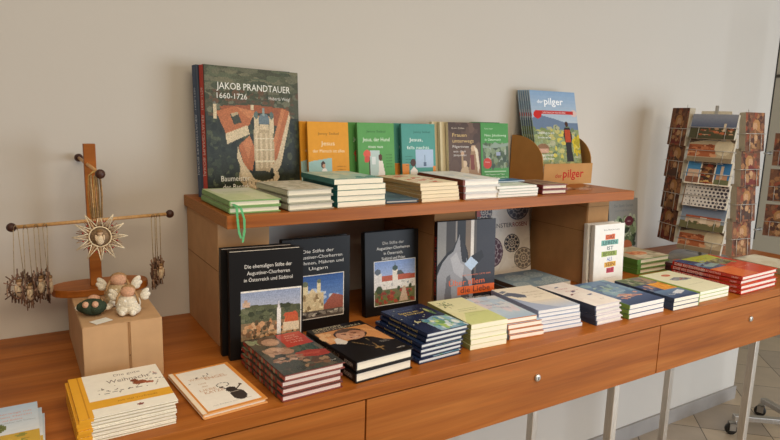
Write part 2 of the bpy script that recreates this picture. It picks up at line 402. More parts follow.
# --- single white/orange book
A = Canvas(60, 90, 'f2ebe0'); A.rect(0, 0, 1, .035, 'dd9040').rect(0, .965, 1, 1, 'dd9040').rect(.93, 0, 1, 1, 'dd9040').rect(0, 0, .075, 1, 'f0ddc4').rect(.075, 0, .105, 1, 'dd9040')
A.ell(.69, .22, .115, .12, '3c332e').ell(.655, .35, .085, .06, '3c332e').ell(.60, .49, .10, .05, '3c332e', .84).line(.56, .42, .62, .36, .022, '3c332e').line(.74, .34, .83, .40, .022, '3c332e').ell(.84, .42, .03, .02, '5b4a3e').ell(.55, .44, .03, .02, '3c332e').line(.58, .30, .74, .29, .01, 'b0a498')
A.blobs(.3, .76, .66, .88, ['6d625a', '8a8078'], 5, .01, .02).ell(.17, .66, .016, .010, '3c332e')
for t, x, y, hh, wd, c in [('Wunder', .20, .72, .05, .30, 'cfa987'), ('ENGEL', .44, .68, .06, .36, 'c58f60'), ('und', .28, .60, .035, .12, 'c8a684'), ('der', .30, .53, .035, .10, 'c8a684'), ('LIEBE', .22, .44, .045, .26, 'c9a07a'), ('KATZE', .26, .37, .055, .30, 'c08a5c')]: A.text(t, x, y, hh, c, wmax=wd)
A.text('mit Bildern von Herzen', .52, .10, .018, 'a39a92', 'C', wmax=.6)
p = book(.114, .184, .0095, 'e0a566', A, 'hard', spine='eeddc6')
stack(p, 1, .243, .940, T0, 4.2, 'single white book with an orange border and a small black drawn figure', None)
# --- red stack
A = Canvas(72, 110, '46443c'); A.blobs(0, 0, 1, 1, ['524c40', '3a3a34', '60584a', '484c42'], 60, .05, .14)
A.blobs(.0, .84, .24, .98, ['7f8c6a', '98a07e', '8c9070'], 10, .03, .06).blobs(.55, .42, 1, .60, ['3c4c3e', '33463c', '4c5848'], 14, .05, .1)
A.ell(.35, .84, .20, .13, '5e4a3c').ell(.35, .82, .145, .10, 'b48c72').ell(.38, .80, .09, .06, 'c49c80').ell(.26, .58, .17, .10, 'b08870').ell(.24, .60, .11, .07, 'c8a084').ell(.42, .52, .12, .07, 'a87e66').blobs(.10, .46, .48, .62, ['a8846c', 'bc967c', '94705a'], 12, .03, .06)
A.poly([(.50, .44), (.72, .46), (1, .40), (1, .27), (.78, .26), (.46, .34)], '9e3a2c').poly([(.56, .40), (.9, .38), (.84, .33), (.54, .36)], 'b04a38')
A.blobs(.12, .26, .56, .40, ['b08e76', '9a765e', 'c2a08a', '8c6650'], 22, .03, .07, .5).blobs(.40, .08, .85, .26, ['7c5a44', '9a7a5e', '5a4438', 'a88468'], 16, .03, .08, .5).blobs(.05, .04, .4, .24, ['44463c', '50504a', '3c3e38'], 10, .05, .1)
A.poly([(.54, .985), (.99, .985), (.97, .62), (.50, .60)], 'b4382c')
A.noise(0, 0, 1, 1, .25)
for k, (t, wd) in enumerate([('MUTTER', .16), ('GOTTES', .20), ('BITTE FÜR', .24), ('UNS', .18)]): A.text(t, .75, .88-k*.06, .034, 'e0a090', 'C', wmax=wd*1.2)
A.noise(0, 0, 1, 1, .18); A.text('Tyrolia', .84, .10, .02, 'd8d0c8', wmax=.10)
p = book(.121, .192, .0118, '84443c', A, 'hard', t=.0019, spine='a63e33', page='f0dccf', mat=GLOSS)
sp = MB()
for k in range(9): sp.box(-.0005, -.0001, .02+k*.018, .02+k*.018+.009, .0015, .0103, ['4a443a', '8c7b62', '6b5a48'][k % 3])
sp.build('spine_print', GLOSS, p)
stack(p, 4, .3825, .937, T0, 2.5, 'glossy red-spined books with an old painting cover', 'red-spined painting books', [(-.004, 0, 0), (-.003, .002, .4), (-.003, .004, -.3), (0, 0, 0)])
# --- portrait book
A = Canvas(80, 112, '14110f'); A.poly([(0.03, .86), (.97, .86), (.97, .30), (.80, .36), (.70, .52), (.50, .54), (.25, .50), (.10, .52), (.03, .52)], 'cf8f55')
A.blobs(.05, .56, .30, .84, ['d8a070', 'dcb080', 'c48a58'], 14, .04, .08).poly([(.12, .50), (.18, .62), (.26, .64), (.32, .50), (.24, .44)], 'd9cfc4')
A.ell(.52, .68, .27, .165, '3f322a').ell(.50, .655, .235, .145, 'c08e70').ell(.46, .63, .15, .09, 'cc9c7e').ell(.50, .79, .17, .045, '5c4638').ell(.62, .71, .10, .06, 'b07c60').line(.38, .705, .47, .71, .014, '6a4432').line(.56, .705, .64, .70, .014, '6a4432').ell(.43, .685, .022, .012, '3a2820').ell(.60, .68, .022, .012, '3a2820').poly([(.50, .70), (.55, .62), (.47, .62)], 'b07c60').line(.43, .575, .60, .58, .020, '8a4c40').line(.46, .572, .57, .575, .008, 'd8c4b8').ell(.76, .68, .03, .05, 'a8765a')
A.poly([(.03, .0), (.97, 0), (.97, .30), (.84, .38), (.74, .50), (.62, .52), (.50, .50), (.38, .47), (.22, .42), (.10, .44), (.03, .36)], '15110f')
A.line(.36, .46, .60, .20, .008, 'a08050').line(.62, .48, .60, .20, .008, 'a08050').line(.53, .20, .67, .20, .02, '8a6a3c').line(.60, .26, .60, .13, .02, '8a6a3c').line(.80, .74, .97, .62, .02, 'e2ab74').line(.7, .84, .9, .78, .012, 'b87a44')
A.noise(0, 0, 1, 1, .18); A.text('CHRISTOPH', .08, .935, .05, 'd9c9a0', wmax=.50).text('SCHÖNBORN', .06, .875, .05, 'c0b090', wmax=.84).text('Lebensweg eines', .74, .33, .018, 'b8aca0', wmax=.22).text('Kardinals', .74, .30, .018, 'b8aca0', wmax=.16).text('HERDER', .80, .08, .022, 'd8cfc6', wmax=.14)
p = book(.135, .194, .0212, '15110f', A, 'hard', page='f0e6d2', spart=[('HERDER', .012, .008, 'b8aca0', .03), ('Schönborn', .06, .011, '8e7c62', .08)])
stack(p, 2, .527, .943, T0, 4.5, 'thick black books with a man\'s portrait', 'black portrait books', [(0, 0, 0), (.001, .001, -.3)])
# --- navy night books
A = Canvas(64, 90, '1e2a48'); A.blobs(.0, .6, 1, 1, ['1a2542', '23304f'], 20, .05, .12)
A.grad(.35, .0, 1, .30, '6f93b0', 'a9c2cc').poly([(.0, 0), (.35, 0), (.42, .15), (.36, .28), (.45, .42), (.70, .50), (1, .42), (1, 0)], '8fb0c4'); A.poly([(0, 0), (.28, 0), (.36, .14), (.28, .28), (.0, .3)], '22304e')
A.blobs(.4, .02, 1, .42, ['c4d6dc', '7faf88', '5d93a8', 'a8c66c', 'dfe8e4', '86b3c8'], 46, .03, .08).ell(.62, .26, .10, .07, '6fa060').ell(.58, .30, .05, .035, 'b8d080').ell(.50, .34, .03, .02, 'e8e2a0').ell(.85, .68, .05, .14, '5f7a50').ell(.83, .74, .03, .08, 'b8b878')
A.ell(.26, .42, .065, .045, 'e8dca0').ell(.29, .44, .055, .036, '1e2a48')
A.blobs(.05, .34, .9, .96, ['f2ecc8', 'e8e0b0'], 16, .008, .014)
A.text('Sterne am', .42, .74, .06, 'd2b45a', 'C', .01, .46).text('Himmel', .48, .67, .055, 'd2b45a', 'C', .01, .46).text('Gute Nacht Geschichten', .42, .86, .018, '8e9ab0', 'C', wmax=.4)
p = book(.115, .166, .0098, '222c4a', A, 'hard', t=.0017, page='f2f0ea', mat=GLOSS, spart=[('Sterne am Himmel', .03, .005, 'c8b070', .10)])
stack(p, 6, .692, .963, T0, 3.5, 'navy night-sky children\'s books', 'navy night-sky books', [(-.010, -.002, 0), (-.003, .002, .5), (-.004, .001, -.2), (-.002, .002, .3), (.009, .003, 0), (.011, .002, 0)])
# --- pale green
A = Canvas(60, 92, 'e6e2b4'); A.grad(0, 0, 1, .6, 'd8dba0', 'e8e4b8').poly([(0, .02), (1, .0), (1, .40), (.35, .42), (0, .18)], 'cfd592').poly([(0, .1), (0, .5), (.35, .42)], 'e4dfae')
for a in range(7): A.line(.22, .78, .22+.16*math.cos(a), .78+.14*math.sin(a), .016, ['6c7a4a', '8a8f5c', '7a6a48'][a % 3])
A.blobs(.12, .66, .42, .92, ['8d9a66', 'a8ad7c', '6f7c4c'], 12, .012, .03)
A.text('Heilkräuter', .30, .48, .035, '8f8f4c', wmax=.5).text('aus dem Klostergarten', .30, .38, .03, 'b0a878', wmax=.60).text('Band 2', .34, .30, .022, 'b0a878', wmax=.2).line(.34, .56, .86, .56, .005, 'a8b060')
p = book(.100, .176, .0112, 'e8e4b8', A, 'soft', spine='9a9c5a', page='f4eed4')
stack(p, 5, .826, .973, T0, -3.0, 'pale green herb books', 'pale green herb books', [(0, 0, 0), (.001, 0, 0), (0, .001, .3), (-.001, 0, 0), (0, 0, .2)])
# --- light blue with orange edges
A = Canvas(60, 84, 'c9d6e2'); A.grad(0, 0, 1, .45, 'a8c0d8', 'd0dae2').blobs(0, .3, 1, 1, ['d8dce2', 'dcd2da', 'c4d2e2', 'bccfe2'], 40, .06, .14)
A.text('Mit offenem', .16, .78, .04, 'a86a78', wmax=.44).text('Mache dich', .30, .58, .06, '6f7fa8', wmax=.5).text('Weg', .50, .42, .08, '8a8fb0', wmax=.26).text('Bleib behütet', .20, .48, .03, '9aa0b8', wmax=.3)
p = book(.100, .165, .0122, 'c07440', A, 'soft', spine='7c8088', page='f4ead8', t=.0019)
stack(p, 4, .938, .978, T0, -5, 'pale blue books with orange edges', 'pale blue books with orange edges', [(.006, .0, 0), (.005, .002, 0), (0, .001, 1), (-.014, .006, 0)])
# --- beige / lilac thin books
A = Canvas(64, 92, 'f2e8d6'); A.grad(0, 0, 1, .36, 'b8c6de', 'e8dece').poly([(0, 0), (0, .60), (.20, .30), (.55, .0)], 'a9b6d0').poly([(0, .74), (.18, .80), (.30, .74), (.42, .62), (.34, .52), (.16, .56), (.10, .64), (0, .66)], '6a7284').poly([(0, .84), (.16, .90), (.20, .84), (.04, .78)], '7a8090')
A.text('Gelassen', .46, .70, .04, 'b09a80', wmax=.40).text('durch das Leben', .42, .58, .035, 'b8a890', wmax=.46).text('gehen', .48, .48, .035, 'b8a890', wmax=.2)
p = book(.130, .184, .0088, 'a9b2c8', A, 'soft', spine='8f98b4', page='e9e6e2', under='8a93b0')
stack(p, 6, 1.043, .982, T0, -4.5, 'beige and lilac paperbacks', 'beige and lilac paperbacks', [(.004, -.002, 0), (.001, 0, .3), (-.002, .002, -.3), (-.004, 0, 0), (-.004, .002, .4), (-.006, .002, 0)])
# --- blue-grey rosette booklet lying
def rosette(A, cx, cy, r, asp, c1, c2, n=10):
    A.ell(cx, cy, r, r*asp, c1).ell(cx, cy, r*.90, r*.90*asp, c2)
    for k in range(n):
        a = 2*math.pi*k/n
        A.ell(cx+r*.70*math.cos(a), cy+r*.70*asp*math.sin(a), r*.17, r*.17*asp, c1)
        A.ell(cx+r*.38*math.cos(a+.3), cy+r*.38*asp*math.sin(a+.3), r*.10, r*.10*asp, c1)
    A.ell(cx, cy, r*.2, r*.2*asp, c1).ell(cx, cy, r*.1, r*.1*asp, c2)
A = Canvas(84, 70, '7f939e'); A.blobs(0, 0, 1, 1, ['74899a', '8a9aa0', '7b8f98'], 30, .06, .14)
for x, y, r in [(.35, .62, .2), (.75, .7, .16), (.8, .22, .18), (.15, .2, .14), (.5, .15, .12)]: rosette(A, x, y, r, 1.15, 'a8b4b4', '7f939e')
A.text('FENSTERROSEN', .5, .42, .06, '5d7080', 'C', 0, .5)
p = book(.195, .150, .0135, '5f6e78', A, 'soft', spine='4a4038', page='cfc8ba')
stack(p, 2, 1.205, 1.212, T0, 0, 'blue-grey rose-window books lying in front of the standing one', 'blue-grey rose-window books', [(0, 0, 0), (.002, 0, 0)])
# --- white with navy spines
A = Canvas(60, 104, 'f2eae4'); A.blobs(0, 0, 1, 1, ['efe6e0', 'f4eee8'], 20, .08, .16)
A.poly([(.42, .60), (.60, .63), (.62, .59), (.44, .56)], '6a5a78').poly([(.62, .40), (.80, .42), (.80, .38), (.63, .36)], '6a6e90').poly([(.30, .84), (.46, .86), (.46, .83), (.3, .81)], '6a6e90').poly([(.20, .50), (.32, .52), (.30, .48), (.18, .46)], '7a3a44')
A.text('Liebe lässt', .24, .73, .035, 'c06a78', wmax=.40).text('alles wachsen', .30, .62, .035, 'c88a90', wmax=.50).text('Gedanken', .28, .50, .025, 'b89a98', wmax=.30).text('Verlag', .62, .18, .018, '8a6a70', wmax=.15)
p = book(.100, .192, .0125, 'd8ced0', A, 'hard', spine='3c4152', page='f0e9dc', spart=[('BAND', .012, .005, 'b8b8c8', .03)], ex=[(-.0004, .0004, 0, .192, 0, .0121, '3c4152'), (-.0004, .004, -.0002, .0003, 0, .0121, '3c4152')])
stack(p, 4, 1.208, .955, T0, 0, 'white books with dark navy spines', 'white books with navy spines', [(.0, -.001, 0), (-.003, 0, .5), (-.003, .002, 1), (-.008, 0, .8)])
# --- blue books with fish/hands
A = Canvas(72, 100, '5d7ba0'); A.blobs(0, .4, 1, 1, ['6c8cb0', '557299', '7f9fb8', '8fb0bc'], 50, .05, .13).blobs(.2, .55, .8, .8, ['9fb8b0', '7fa090', 'a8c0b4'], 14, .03, .07, .5).grad(0, 0, 1, .3, '39486c', '4a6088')
A.blobs(.25, .22, .85, .38, ['d8a088', 'e0b89c', 'c88878', 'a88a8c'], 26, .03, .08, .4).rect(0, 0, .012, 1, '7a9a48').text('Sommerlicht', .35, .47, .035, 'c8d4e0', wmax=.4)
p = book(.144, .200, .0122, '4f678a', A, 'soft', spine='6f8c3c', page='eee8e0', under='54688c', ex=[(-.0006, .0002, 0, .2, .0006, .0118, '748f40'), (-.0004, .0022, -.0004, .0003, .0006, .0118, '748f40')])
stack(p, 3, 1.323, .948, T0, -.5, 'blue books with a pink and cloudy cover', 'blue cloudy-cover books', [(.001, 0, 0), (0, .001, 0), (.001, 0, .4)])
# --- navy/orange photo grid
A = Canvas(64, 96, '48618c'); A.rect(0, .64, .50, 1, '6c7a5c').blobs(.02, .66, .48, .98, ['5c6a4c', '8a9a74', '4c5548', 'a0a08a'], 22, .03, .07).rect(.46, .34, 1, .66, 'e39a3c').blobs(.5, .36, .98, .64, ['f0ae48', 'd88a34', 'e8a040', 'c87828'], 20, .03, .07).rect(.0, .34, .46, .66, '3f4f78').blobs(0, .36, .44, .62, ['a0766c', '55648a', '8a8f98', 'c8a090'], 14, .03, .06, .6).grad(0, 0, 1, .34, '34466c', '6f88a8').poly([(.40, .20), (.8, .28), (.9, .2), (.55, .12)], 'd8dce4').rect(.5, .68, 1, 1, '7a746c').blobs(.52, .7, .98, .98, ['645a54', '94887c', 'a88c70'], 14, .03, .08).rect(.985, 0, 1, 1, '6aa040').rect(0, .985, 1, 1, '6aa040')
A.noise(0, 0, 1, 1, .18); A.text('Pilgern', .18, .13, .045, 'dfe4ee', wmax=.3)
p = book(.114, .195, .0112, '3b4a66', A, 'soft', spine='39445c', page='f0e8d4', ex=[(-.0006, .0003, 0, .195, .0006, .0108, '39445c'), (.1125, .1142, -.0006, .0002, .0002, .0110, '7fa040')])
stack(p, 3, 1.497, .938, T0, -1, 'navy books with an orange photo panel', 'navy and orange books', [(0, 0, 0), (.001, .001, .2), (.001, 0, 0)])
# --- cream with green edge
A = Canvas(70, 100, 'e8e6c8'); A.rect(0, 0, .02, 1, '98b85c').rect(0, .98, 1, 1, '98b85c').ell(.52, .80, .13, .05, 'd06840').poly([(.28, .62), (.55, .68), (.78, .60), (.86, .52), (.60, .50), (.34, .54)], '8a9098').blobs(.34, .52, .80, .62, ['4c4f5c', 'b0a8a8', '6a7080', 'a04a40'], 14, .02, .05, .5)
A.text('Kraftplätze', .5, .79, .02, 'f0d8c0', 'C', wmax=.16).text('entdecken und wandern', .3, .30, .025, 'a8ac88', wmax=.5)
p = book(.146, .200, .0098, 'b8cc80', A, 'soft', spine='9ab85a', page='f0ecda')
stack(p, 3, 1.638, .951, T0, 0, 'cream books with thin green edges', 'cream and green books', [(0, 0, 0), (.001, 0, .3), (.002, .001, 0)])
# --- red big
A = Canvas(100, 100, 'cc4a2a'); A.rect(0, .45, .46, 1, '3c507c').rect(.46, .45, 1, 1, 'c23f2c').poly([(.20, 1), (.95, 1), (.86, .72), (.30, .72)], 'b8c04c').rect(0, 0, .46, .45, 'e07038').rect(.46, 0, 1, .45, 'd04a2c')
A.blobs(.02, .5, .42, .85, ['44608c', '5c7a98', '8aa0b0', '2c3c5c'], 18, .03, .07, .6).poly([(.42, .74), (.82, .78), (.90, .56), (.52, .50)], '6b6a48').blobs(.48, .54, .86, .76, ['8a8c5a', '4c4438', 'a8a070', '5c6844'], 22, .02, .05).poly([(.10, .60), (.42, .66), (.48, .56), (.18, .50)], '8fa8a8').rect(.30, .84, .62, .88, 'e4d860')
A.noise(0, 0, 1, 1, .18); A.text('Alles wird', .22, .36, .05, 'e89868', wmax=.3).text('Große Kinderbibel', .52, .30, .035, 'e8a088', wmax=.3).text('Geschichten', .32, .84, .05, '5a6430', wmax=.36)
p = book(.220, .222, .0135, 'c03a2a', A, 'hard', spine='b0281e', page='f3ead8', mat=GLOSS, spart=[('VERLAG', .012, .005, 'e8c8c0', .02), ('ENTDECKEN', .065, .006, 'e8b8b0', .06), ('GEHEIMNISSE DER BERGE', .115, .009, 'f0d8d0', .10)])
stack(p, 4, 1.831, .940, T0, 2, 'big red books with a colourful collage cover', 'big red collage books', [(-.004, -.002, 0), (-.002, .0, -.4), (.001, .004, .6), (0, 0, .5)])
# --- green-spined cookbook stack behind
A = Canvas(70, 70, 'b0a284'); A.blobs(0, 0, 1, 1, ['c4b89c', '9a8a6c', 'a8a07c', 'd0c4a8'], 30, .06, .14).ell(.52, .46, .24, .16, 'd07a48').ell(.48, .50, .15, .09, 'b85a34').blobs(.32, .32, .74, .62, ['d8905c', 'c0603a', 'e0a070'], 14, .03, .06)
p = book(.172, .150, .0165, '6a8a4a', A, 'hard', spine='4f7a35', page='e6dcc4', ex=[(-.0003, .018, -.0002, .0004, 0, .0161, '5a8540'), (-.0004, .0001, 0, .15, 0, .0165, '4f7a35')])
stack(p, 3, 1.745, 1.235, T0, 0, 'green-spined recipe books behind the cream ones', 'green-spined recipe books', [(0, 0, 0), (.001, 0, 0), (-.001, .001, 0)])
# --- dark grey stack below the postcard rack
A = Canvas(60, 40, '6c6861'); A.blobs(0, 0, 1, 1, ['625f59', '77726a'], 24, .06, .16).ell(.36, .28, .13, .09, 'b0603c').rect(.1, .7, .3, .8, '8a857c')
p = book(.172, .105, .014, '55504a', A, 'soft', spine='4a2630', page='8d8579')
stack(p, 2, 1.900, 1.205, T0, 0, 'dark grey books beside the foot of the postcard rack', 'dark grey books')
A = Canvas(30, 30, 'e0d8c0'); A.blobs(0, 0, 1, 1, ['e6dec8', 'd8ceb4'], 14, .1, .2)
p = book(.15, .19, .011, 'b8ac90', A, 'soft', spine='a09676', page='d8ceb4')
stack(p, 2, 2.210, .990, T0, 0, 'cream booklets at the right picture edge', 'cream booklets at the right edge')

# ------------------------------------------------------------------ books standing on the table
def black_book(w, hgt, th, lines, pic, ph, stext=None):
    nx = 90; ny = int(nx*hgt/w); A = Canvas(nx, ny, '100e0e')
    pic(A); A.noise(.1, .1, .97, .65, .35)
    y = .845
    for t, wd, c in lines:
        A.text(t, .52, y, .035, c, 'C', wmax=wd); y -= .062
    return book(w, hgt, th, '100e0e', A, 'hard', page='f6f2ea', mat=PRINT, spart=stext)
def pic1(A):
    x0, x1, y0, y1 = .15, .965, .10, .625
    A.rect(x0-.01, y0-.008, x1+.01, y1+.008, 'e8e2d8').grad(x0, .40, x1, y1, 'b9bcc6', '8f9cb8')
    A.poly([(x0, .47), (.3, .50), (.5, .49), (.7, .485), (x1, .465), (x1, .3), (x0, .3)], '585c44').blobs(x0+.02, .36, x1-.02, .47, ['4c5240', '63684c', '707258', '3f4432'], 60, .02, .05, .5)
    A.rect(.17, .485, .27, .53, 'c8a890').rect(.19, .52, .23, .55, 'b89880')
    A.rect(x0, y0, x1, .33, '8a7458').blobs(x0+.03, y0+.03, x1-.03, .33, ['c89a70', 'b8845a', '5a4c38', '3a3a28', 'd0a880', '7a5a40'], 90, .015, .04, .8)
    A.rect(x0, y0, x1, y0+.07, '2c3022').rect(.74, .30, .93, .36, 'c0603c').rect(.72, .22, .94, .30, 'dcc8a8').poly([(.72, .36), (.94, .36), (.90, .40), (.74, .39)], 'c0583a')
    A.rect(.635, .20, .685, .44, 'e6e2da').poly([(.635, .44), (.685, .44), (.66, .52)], 'd8d4d0')
def pic2(A):
    x0, x1, y0, y1 = .24, .90, .13, .60
    A.rect(x0-.01, y0-.008, x1+.01, y1+.008, 'dcd6cc').grad(x0, y0, x1, y1, '7b9ccc', '27508f').blobs(x0+.05, .3, x1-.06, .45, ['a8b8d0', '8fa8cc', 'c0c8d4'], 16, .03, .06, .5)
    A.rect(.26, .18, .60, .40, 'cdb890').rect(.28, .40, .37, .50, 'd8c8a0').rect(.50, .40, .56, .52, 'd8c8a0').ell(.325, .51, .045, .03, '6a7058').ell(.53, .53, .03, .025, '6a7058').poly([(.37, .40), (.50, .40), (.43, .46)], 'd8c49c').blobs(.28, .21, .58, .38, ['a88e68', 'e0d0a8', '8c7450'], 24, .01, .025)
    A.poly([(.60, .26), (.74, .38), (.90, .34), (.90, .20), (.60, .2)], '9a5848').rect(x0, y0, x1, .21, '5a5048').blobs(x0+.03, y0+.02, x1-.03, .20, ['c0b8a8', '302c28', '8c8478'], 26, .015, .04, .5)
def pic3(A):
    x0, x1, y0, y1 = .17, .93, .12, .64
    A.rect(x0-.01, y0-.008, x1+.01, y1+.008, 'e0dcd4').grad(x0, .3, x1, y1, 'b8c4dc', '7d98cc')
    A.rect(.17, .28, .93, .40, 'e0dcd4').poly([(.24, .40), (.93, .40), (.93, .46), (.60, .47), (.30, .47)], 'b4573a').rect(.17, .30, .30, .50, 'dcd8d4').ell(.225, .52, .055, .035, '5a6470').rect(.50, .40, .60, .54, 'e4dccc').ell(.55, .55, .05, .03, '3c5048').rect(.54, .56, .56, .62, '3c5048').poly([(.58, .47), (.72, .47), (.66, .52), (.6, .52)], '4c5450')
    A.blobs(.24, .31, .90, .38, ['8a9098', 'b8b4ac', 'd8d4cc'], 18, .01, .02).rect(.17, .12, .93, .30, '6a6a44').blobs(.18, .14, .92, .28, ['8a3c30', '9c4434', '6c7840', '4c5a34', 'a85038'], 60, .02, .05, .5).poly([(.62, .13), (.80, .13), (.74, .32), (.70, .32)], 'c0a890').ell(.25, .30, .06, .05, '3c4a2c').ell(.62, .30, .03, .025, '3c4a2c').ell(.84, .31, .03, .03, '3c4a2c')
W_ = 'e8e4dc'
lines1 = [('Die ehemaligen Stifte der', .64, W_), ('Augustiner-Chorherren', .58, W_), ('in Österreich und Südtirol', .66, W_)]
S1 = black_book(.152, .224, .023, lines1, pic1, 0)
S1.location = (0, 0, 0)
S1b = copy_tree(S1)
stand(S1, .358, 1.178, T0, -5, -.5, 'front one of two black abbey books with a white-towered town photo', 'black abbey books by the left box')
stand(S1b, .351, 1.2085, T0, -5, -.5, 'rear one of two black abbey books, mostly hidden behind its twin', 'black abbey books by the left box')
S2 = black_book(.170, .217, .020, [('Die Stifte der', .46, W_), ('Augustiner-Chorherren', .72, W_), ('in Böhmen, Mähren und', .76, W_), ('Ungarn', .28, W_)], pic2, 0)
stand(S2, .503, 1.262, T0, 0, 1, 'black abbey book with a yellow church under a blue sky, half behind another')
S3 = black_book(.158, .211, .022, [('Die Stifte der', .40, 'c8c4bc'), ('Augustiner-Chorherren', .62, W_), ('in Österreich,', .36, W_), ('Südtirol und Polen', .44, W_)], pic3, 0)
stand(S3, .729, 1.282, T0, 0, 4, 'black abbey book with a red-roofed courtyard photo, standing alone')
# --- Über allem die Liebe
A = Canvas(110, 140, '2a292d'); A.rect(0, .3, .15, 1, '8d8a87').rect(.15, .3, .30, 1, '3e3835').rect(.30, .55, .33, 1, '9a9088').rect(.33, .45, .47, 1, '1e1d20').rect(.47, .45, .56, 1, '7d6a58').rect(.56, .50, .62, 1, 'e6ded6').rect(.62, .40, .66, 1, '5a524c').rect(.66, .2, 1, 1, '34333a')
A.poly([(-.1, 0), (-.1, .44), (.06, .58), (.16, .66), (.26, .70), (.37, .88), (.46, .76), (.52, .64), (.53, .54), (.62, .46), (.66, .20), (.62, .0)], '15151a').poly([(.0, .0), (.0, .42), (.08, .55), (.18, .63), (.27, .67), (.37, .85), (.44, .75), (.49, .64), (.50, .54), (.58, .44), (.62, .18), (.58, .0)], '9a9a9f').poly([(.37, .85), (.45, .74), (.50, .63), (.49, .53), (.42, .55), (.39, .68)], '242329').poly([(.22, .60), (.32, .66), (.39, .54), (.46, .50), (.42, .36), (.28, .44)], 'b4b3b8').poly([(.10, .0), (.16, .40), (.22, .42), (.26, .0)], '6c6b70').poly([(.38, .0), (.44, .40), (.54, .32), (.56, .0)], '5c5b61')
A.poly([(.46, .52), (.57, .60), (.70, .52), (.58, .44)], 'bcd0e8').poly([(.57, .60), (.76, .66), (.80, .58), (.70, .52)], '201f24').rect(.35, .180, 1, .270, 'ea6a2a').noise(0, 0, 1, 1, .16)
A.a *= .8
A.text('DIE WAHREN ORTE DER', .68, .385, .016, 'd0704c', 'C', wmax=.5).text('Über allem', .20, .290, .062, 'dd6430', wmax=.62).text('die Liebe', .40, .200, .062, '2a2220', wmax=.52).text('WIE MÖNCHE EMPFANGEN', .36, .120, .024, 'd8d4d0', wmax=.56).text('EINE ANLEITUNG', .55, .075, .014, 'd07a54', wmax=.3)
p = book(.183, .237, .016, '221c1c', A, 'hard', spine='2a1614', page='e0d8ca', spart=[('ÜBER ALLEM DIE LIEBE', .05, .008, 'c23a28', .15)])
stand(p, .902, 1.216, T0, -3, 3, 'dark book with a hooded monk reading and an orange title bar', None)
# --- Fensterrosen standing
A = Canvas(110, 130, 'e4dccf'); A.blobs(0, 0, 1, 1, ['e7dfd1', 'dfd6c7'], 30, .08, .16)
rosette(A, .12, .92, .16, .85, '4a4450', 'bcb0a0'); rosette(A, .78, .96, .22, .85, '565a66', 'a8a8a8', 12); rosette(A, .26, .34, .20, 1.1, '5a3e4c', 'a89aa0', 12); rosette(A, .64, .44, .15, .9, '3c3c44', 'c4b7a4', 10); rosette(A, .86, .20, .19, .85, '7d746c', 'd0c4b0', 11); rosette(A, .10, .05, .14, .85, '4a4450', 'bcb0a0')
A.poly([(.0, .86), (.08, .86), (.04, 1), (0, 1)], 'a03c30')
A.text('FENSTER', .655, .68, .062, '3c3438', 'R', .004, .40).text('ROSEN', .665, .68, .062, '8f2430', 'L', .01, .28).text('Stift und Kirche', .62, .08, .012, '8a8078', wmax=.2)
p = book(.222, .222, .012, 'b0a490', A, 'soft', page='d8cfbe')
stand(p, 1.235, 1.442, T0, 0, 8, 'beige rose-window book leaning on the wall under the shelf')
# --- Das Leben ...
A = Canvas(90, 150, 'ece8e0')
cols = [('DAS', 'd9672c', .52, .79), ('LEBEN', '6fa79a', .51, .70), ('IST', 'c8d8d4', .53, .61), ('BESSER', '9aac4c', .51, .52), ('ALS', '6c8cc8', .52, .43), ('SEIN', 'dfae38', .55, .345), ('RUF', 'c8405c', .56, .25)]
wds = [.32, .58, .26, .52, .22, .38, .26]
for (t, c, x, y), wd in zip(cols, wds):
    if t not in ('ALS', 'IST'): A.poly([(x-wd/2, y-.038), (x+wd/2, y-.034), (x+wd/2, y+.048), (x-wd/2, y+.044)], c)
    A.text(t, x, y-.022, .058, '3a5a58' if t in ('LEBEN', 'IST') else ('3c5cb0' if t == 'ALS' else ('7a2c20' if t != 'BESSER' else '4a5420')), 'C', .01, wd*.8)
A.text('Eva Reichmann', .56, .90, .022, '4c4844', 'C', wmax=.52).text('Geschichten', .56, .13, .010, 'b09a90', 'C', wmax=.4)
S6 = book(.130, .191, .017, 'ddd8ce', A, 'hard', page='e8e0d0')
S6b = copy_tree(S6)
stand(S6, 1.474, 1.205, T0, -2, 3, 'front one of two white books with colourful word blocks, before the right box', 'white books with word blocks')
stand(S6b, 1.470, 1.2285, T0, -2, 3, 'rear one of two white word-block books, only its edge showing', 'white books with word blocks')
# --- leaf book
A = Canvas(60, 80, '8a8c8c'); A.rect(0, 0, 1, 1, '85847f').blobs(.1, .15, .9, .66, ['4c5c40', '3c4c34', '6a7a58', '8a9a7c', '2c3828', 'a0a890'], 90, .04, .09).ell(.62, .16, .18, .10, 'a8603c').rect(.45, .0, .8, .12, '8f4c30').ell(.70, .60, .16, .09, '5c2430')
A.text('Der Seele Garten', .5, .86, .05, '5c6468', 'C', wmax=.66).text('und Heilpflanzen', .5, .78, .04, '6a7074', 'C', wmax=.6).text('NEU', .70, .585, .025, 'd0b8b8', 'C', wmax=.12)
p = book(.165, .212, .012, '74797c', A, 'hard', page='cfc8ba')
stand(p, 1.874, 1.462, T0, 0, 6, 'grey herbal book leaning on the wall right of the shelf')
MBx = book(.10, .20, .010, '6d2320', None, 'hard', page='cfc0b0')
stand(MBx, 1.70, 1.474, T0, 0, 5, 'dark red book peeking out behind the right cardboard box')

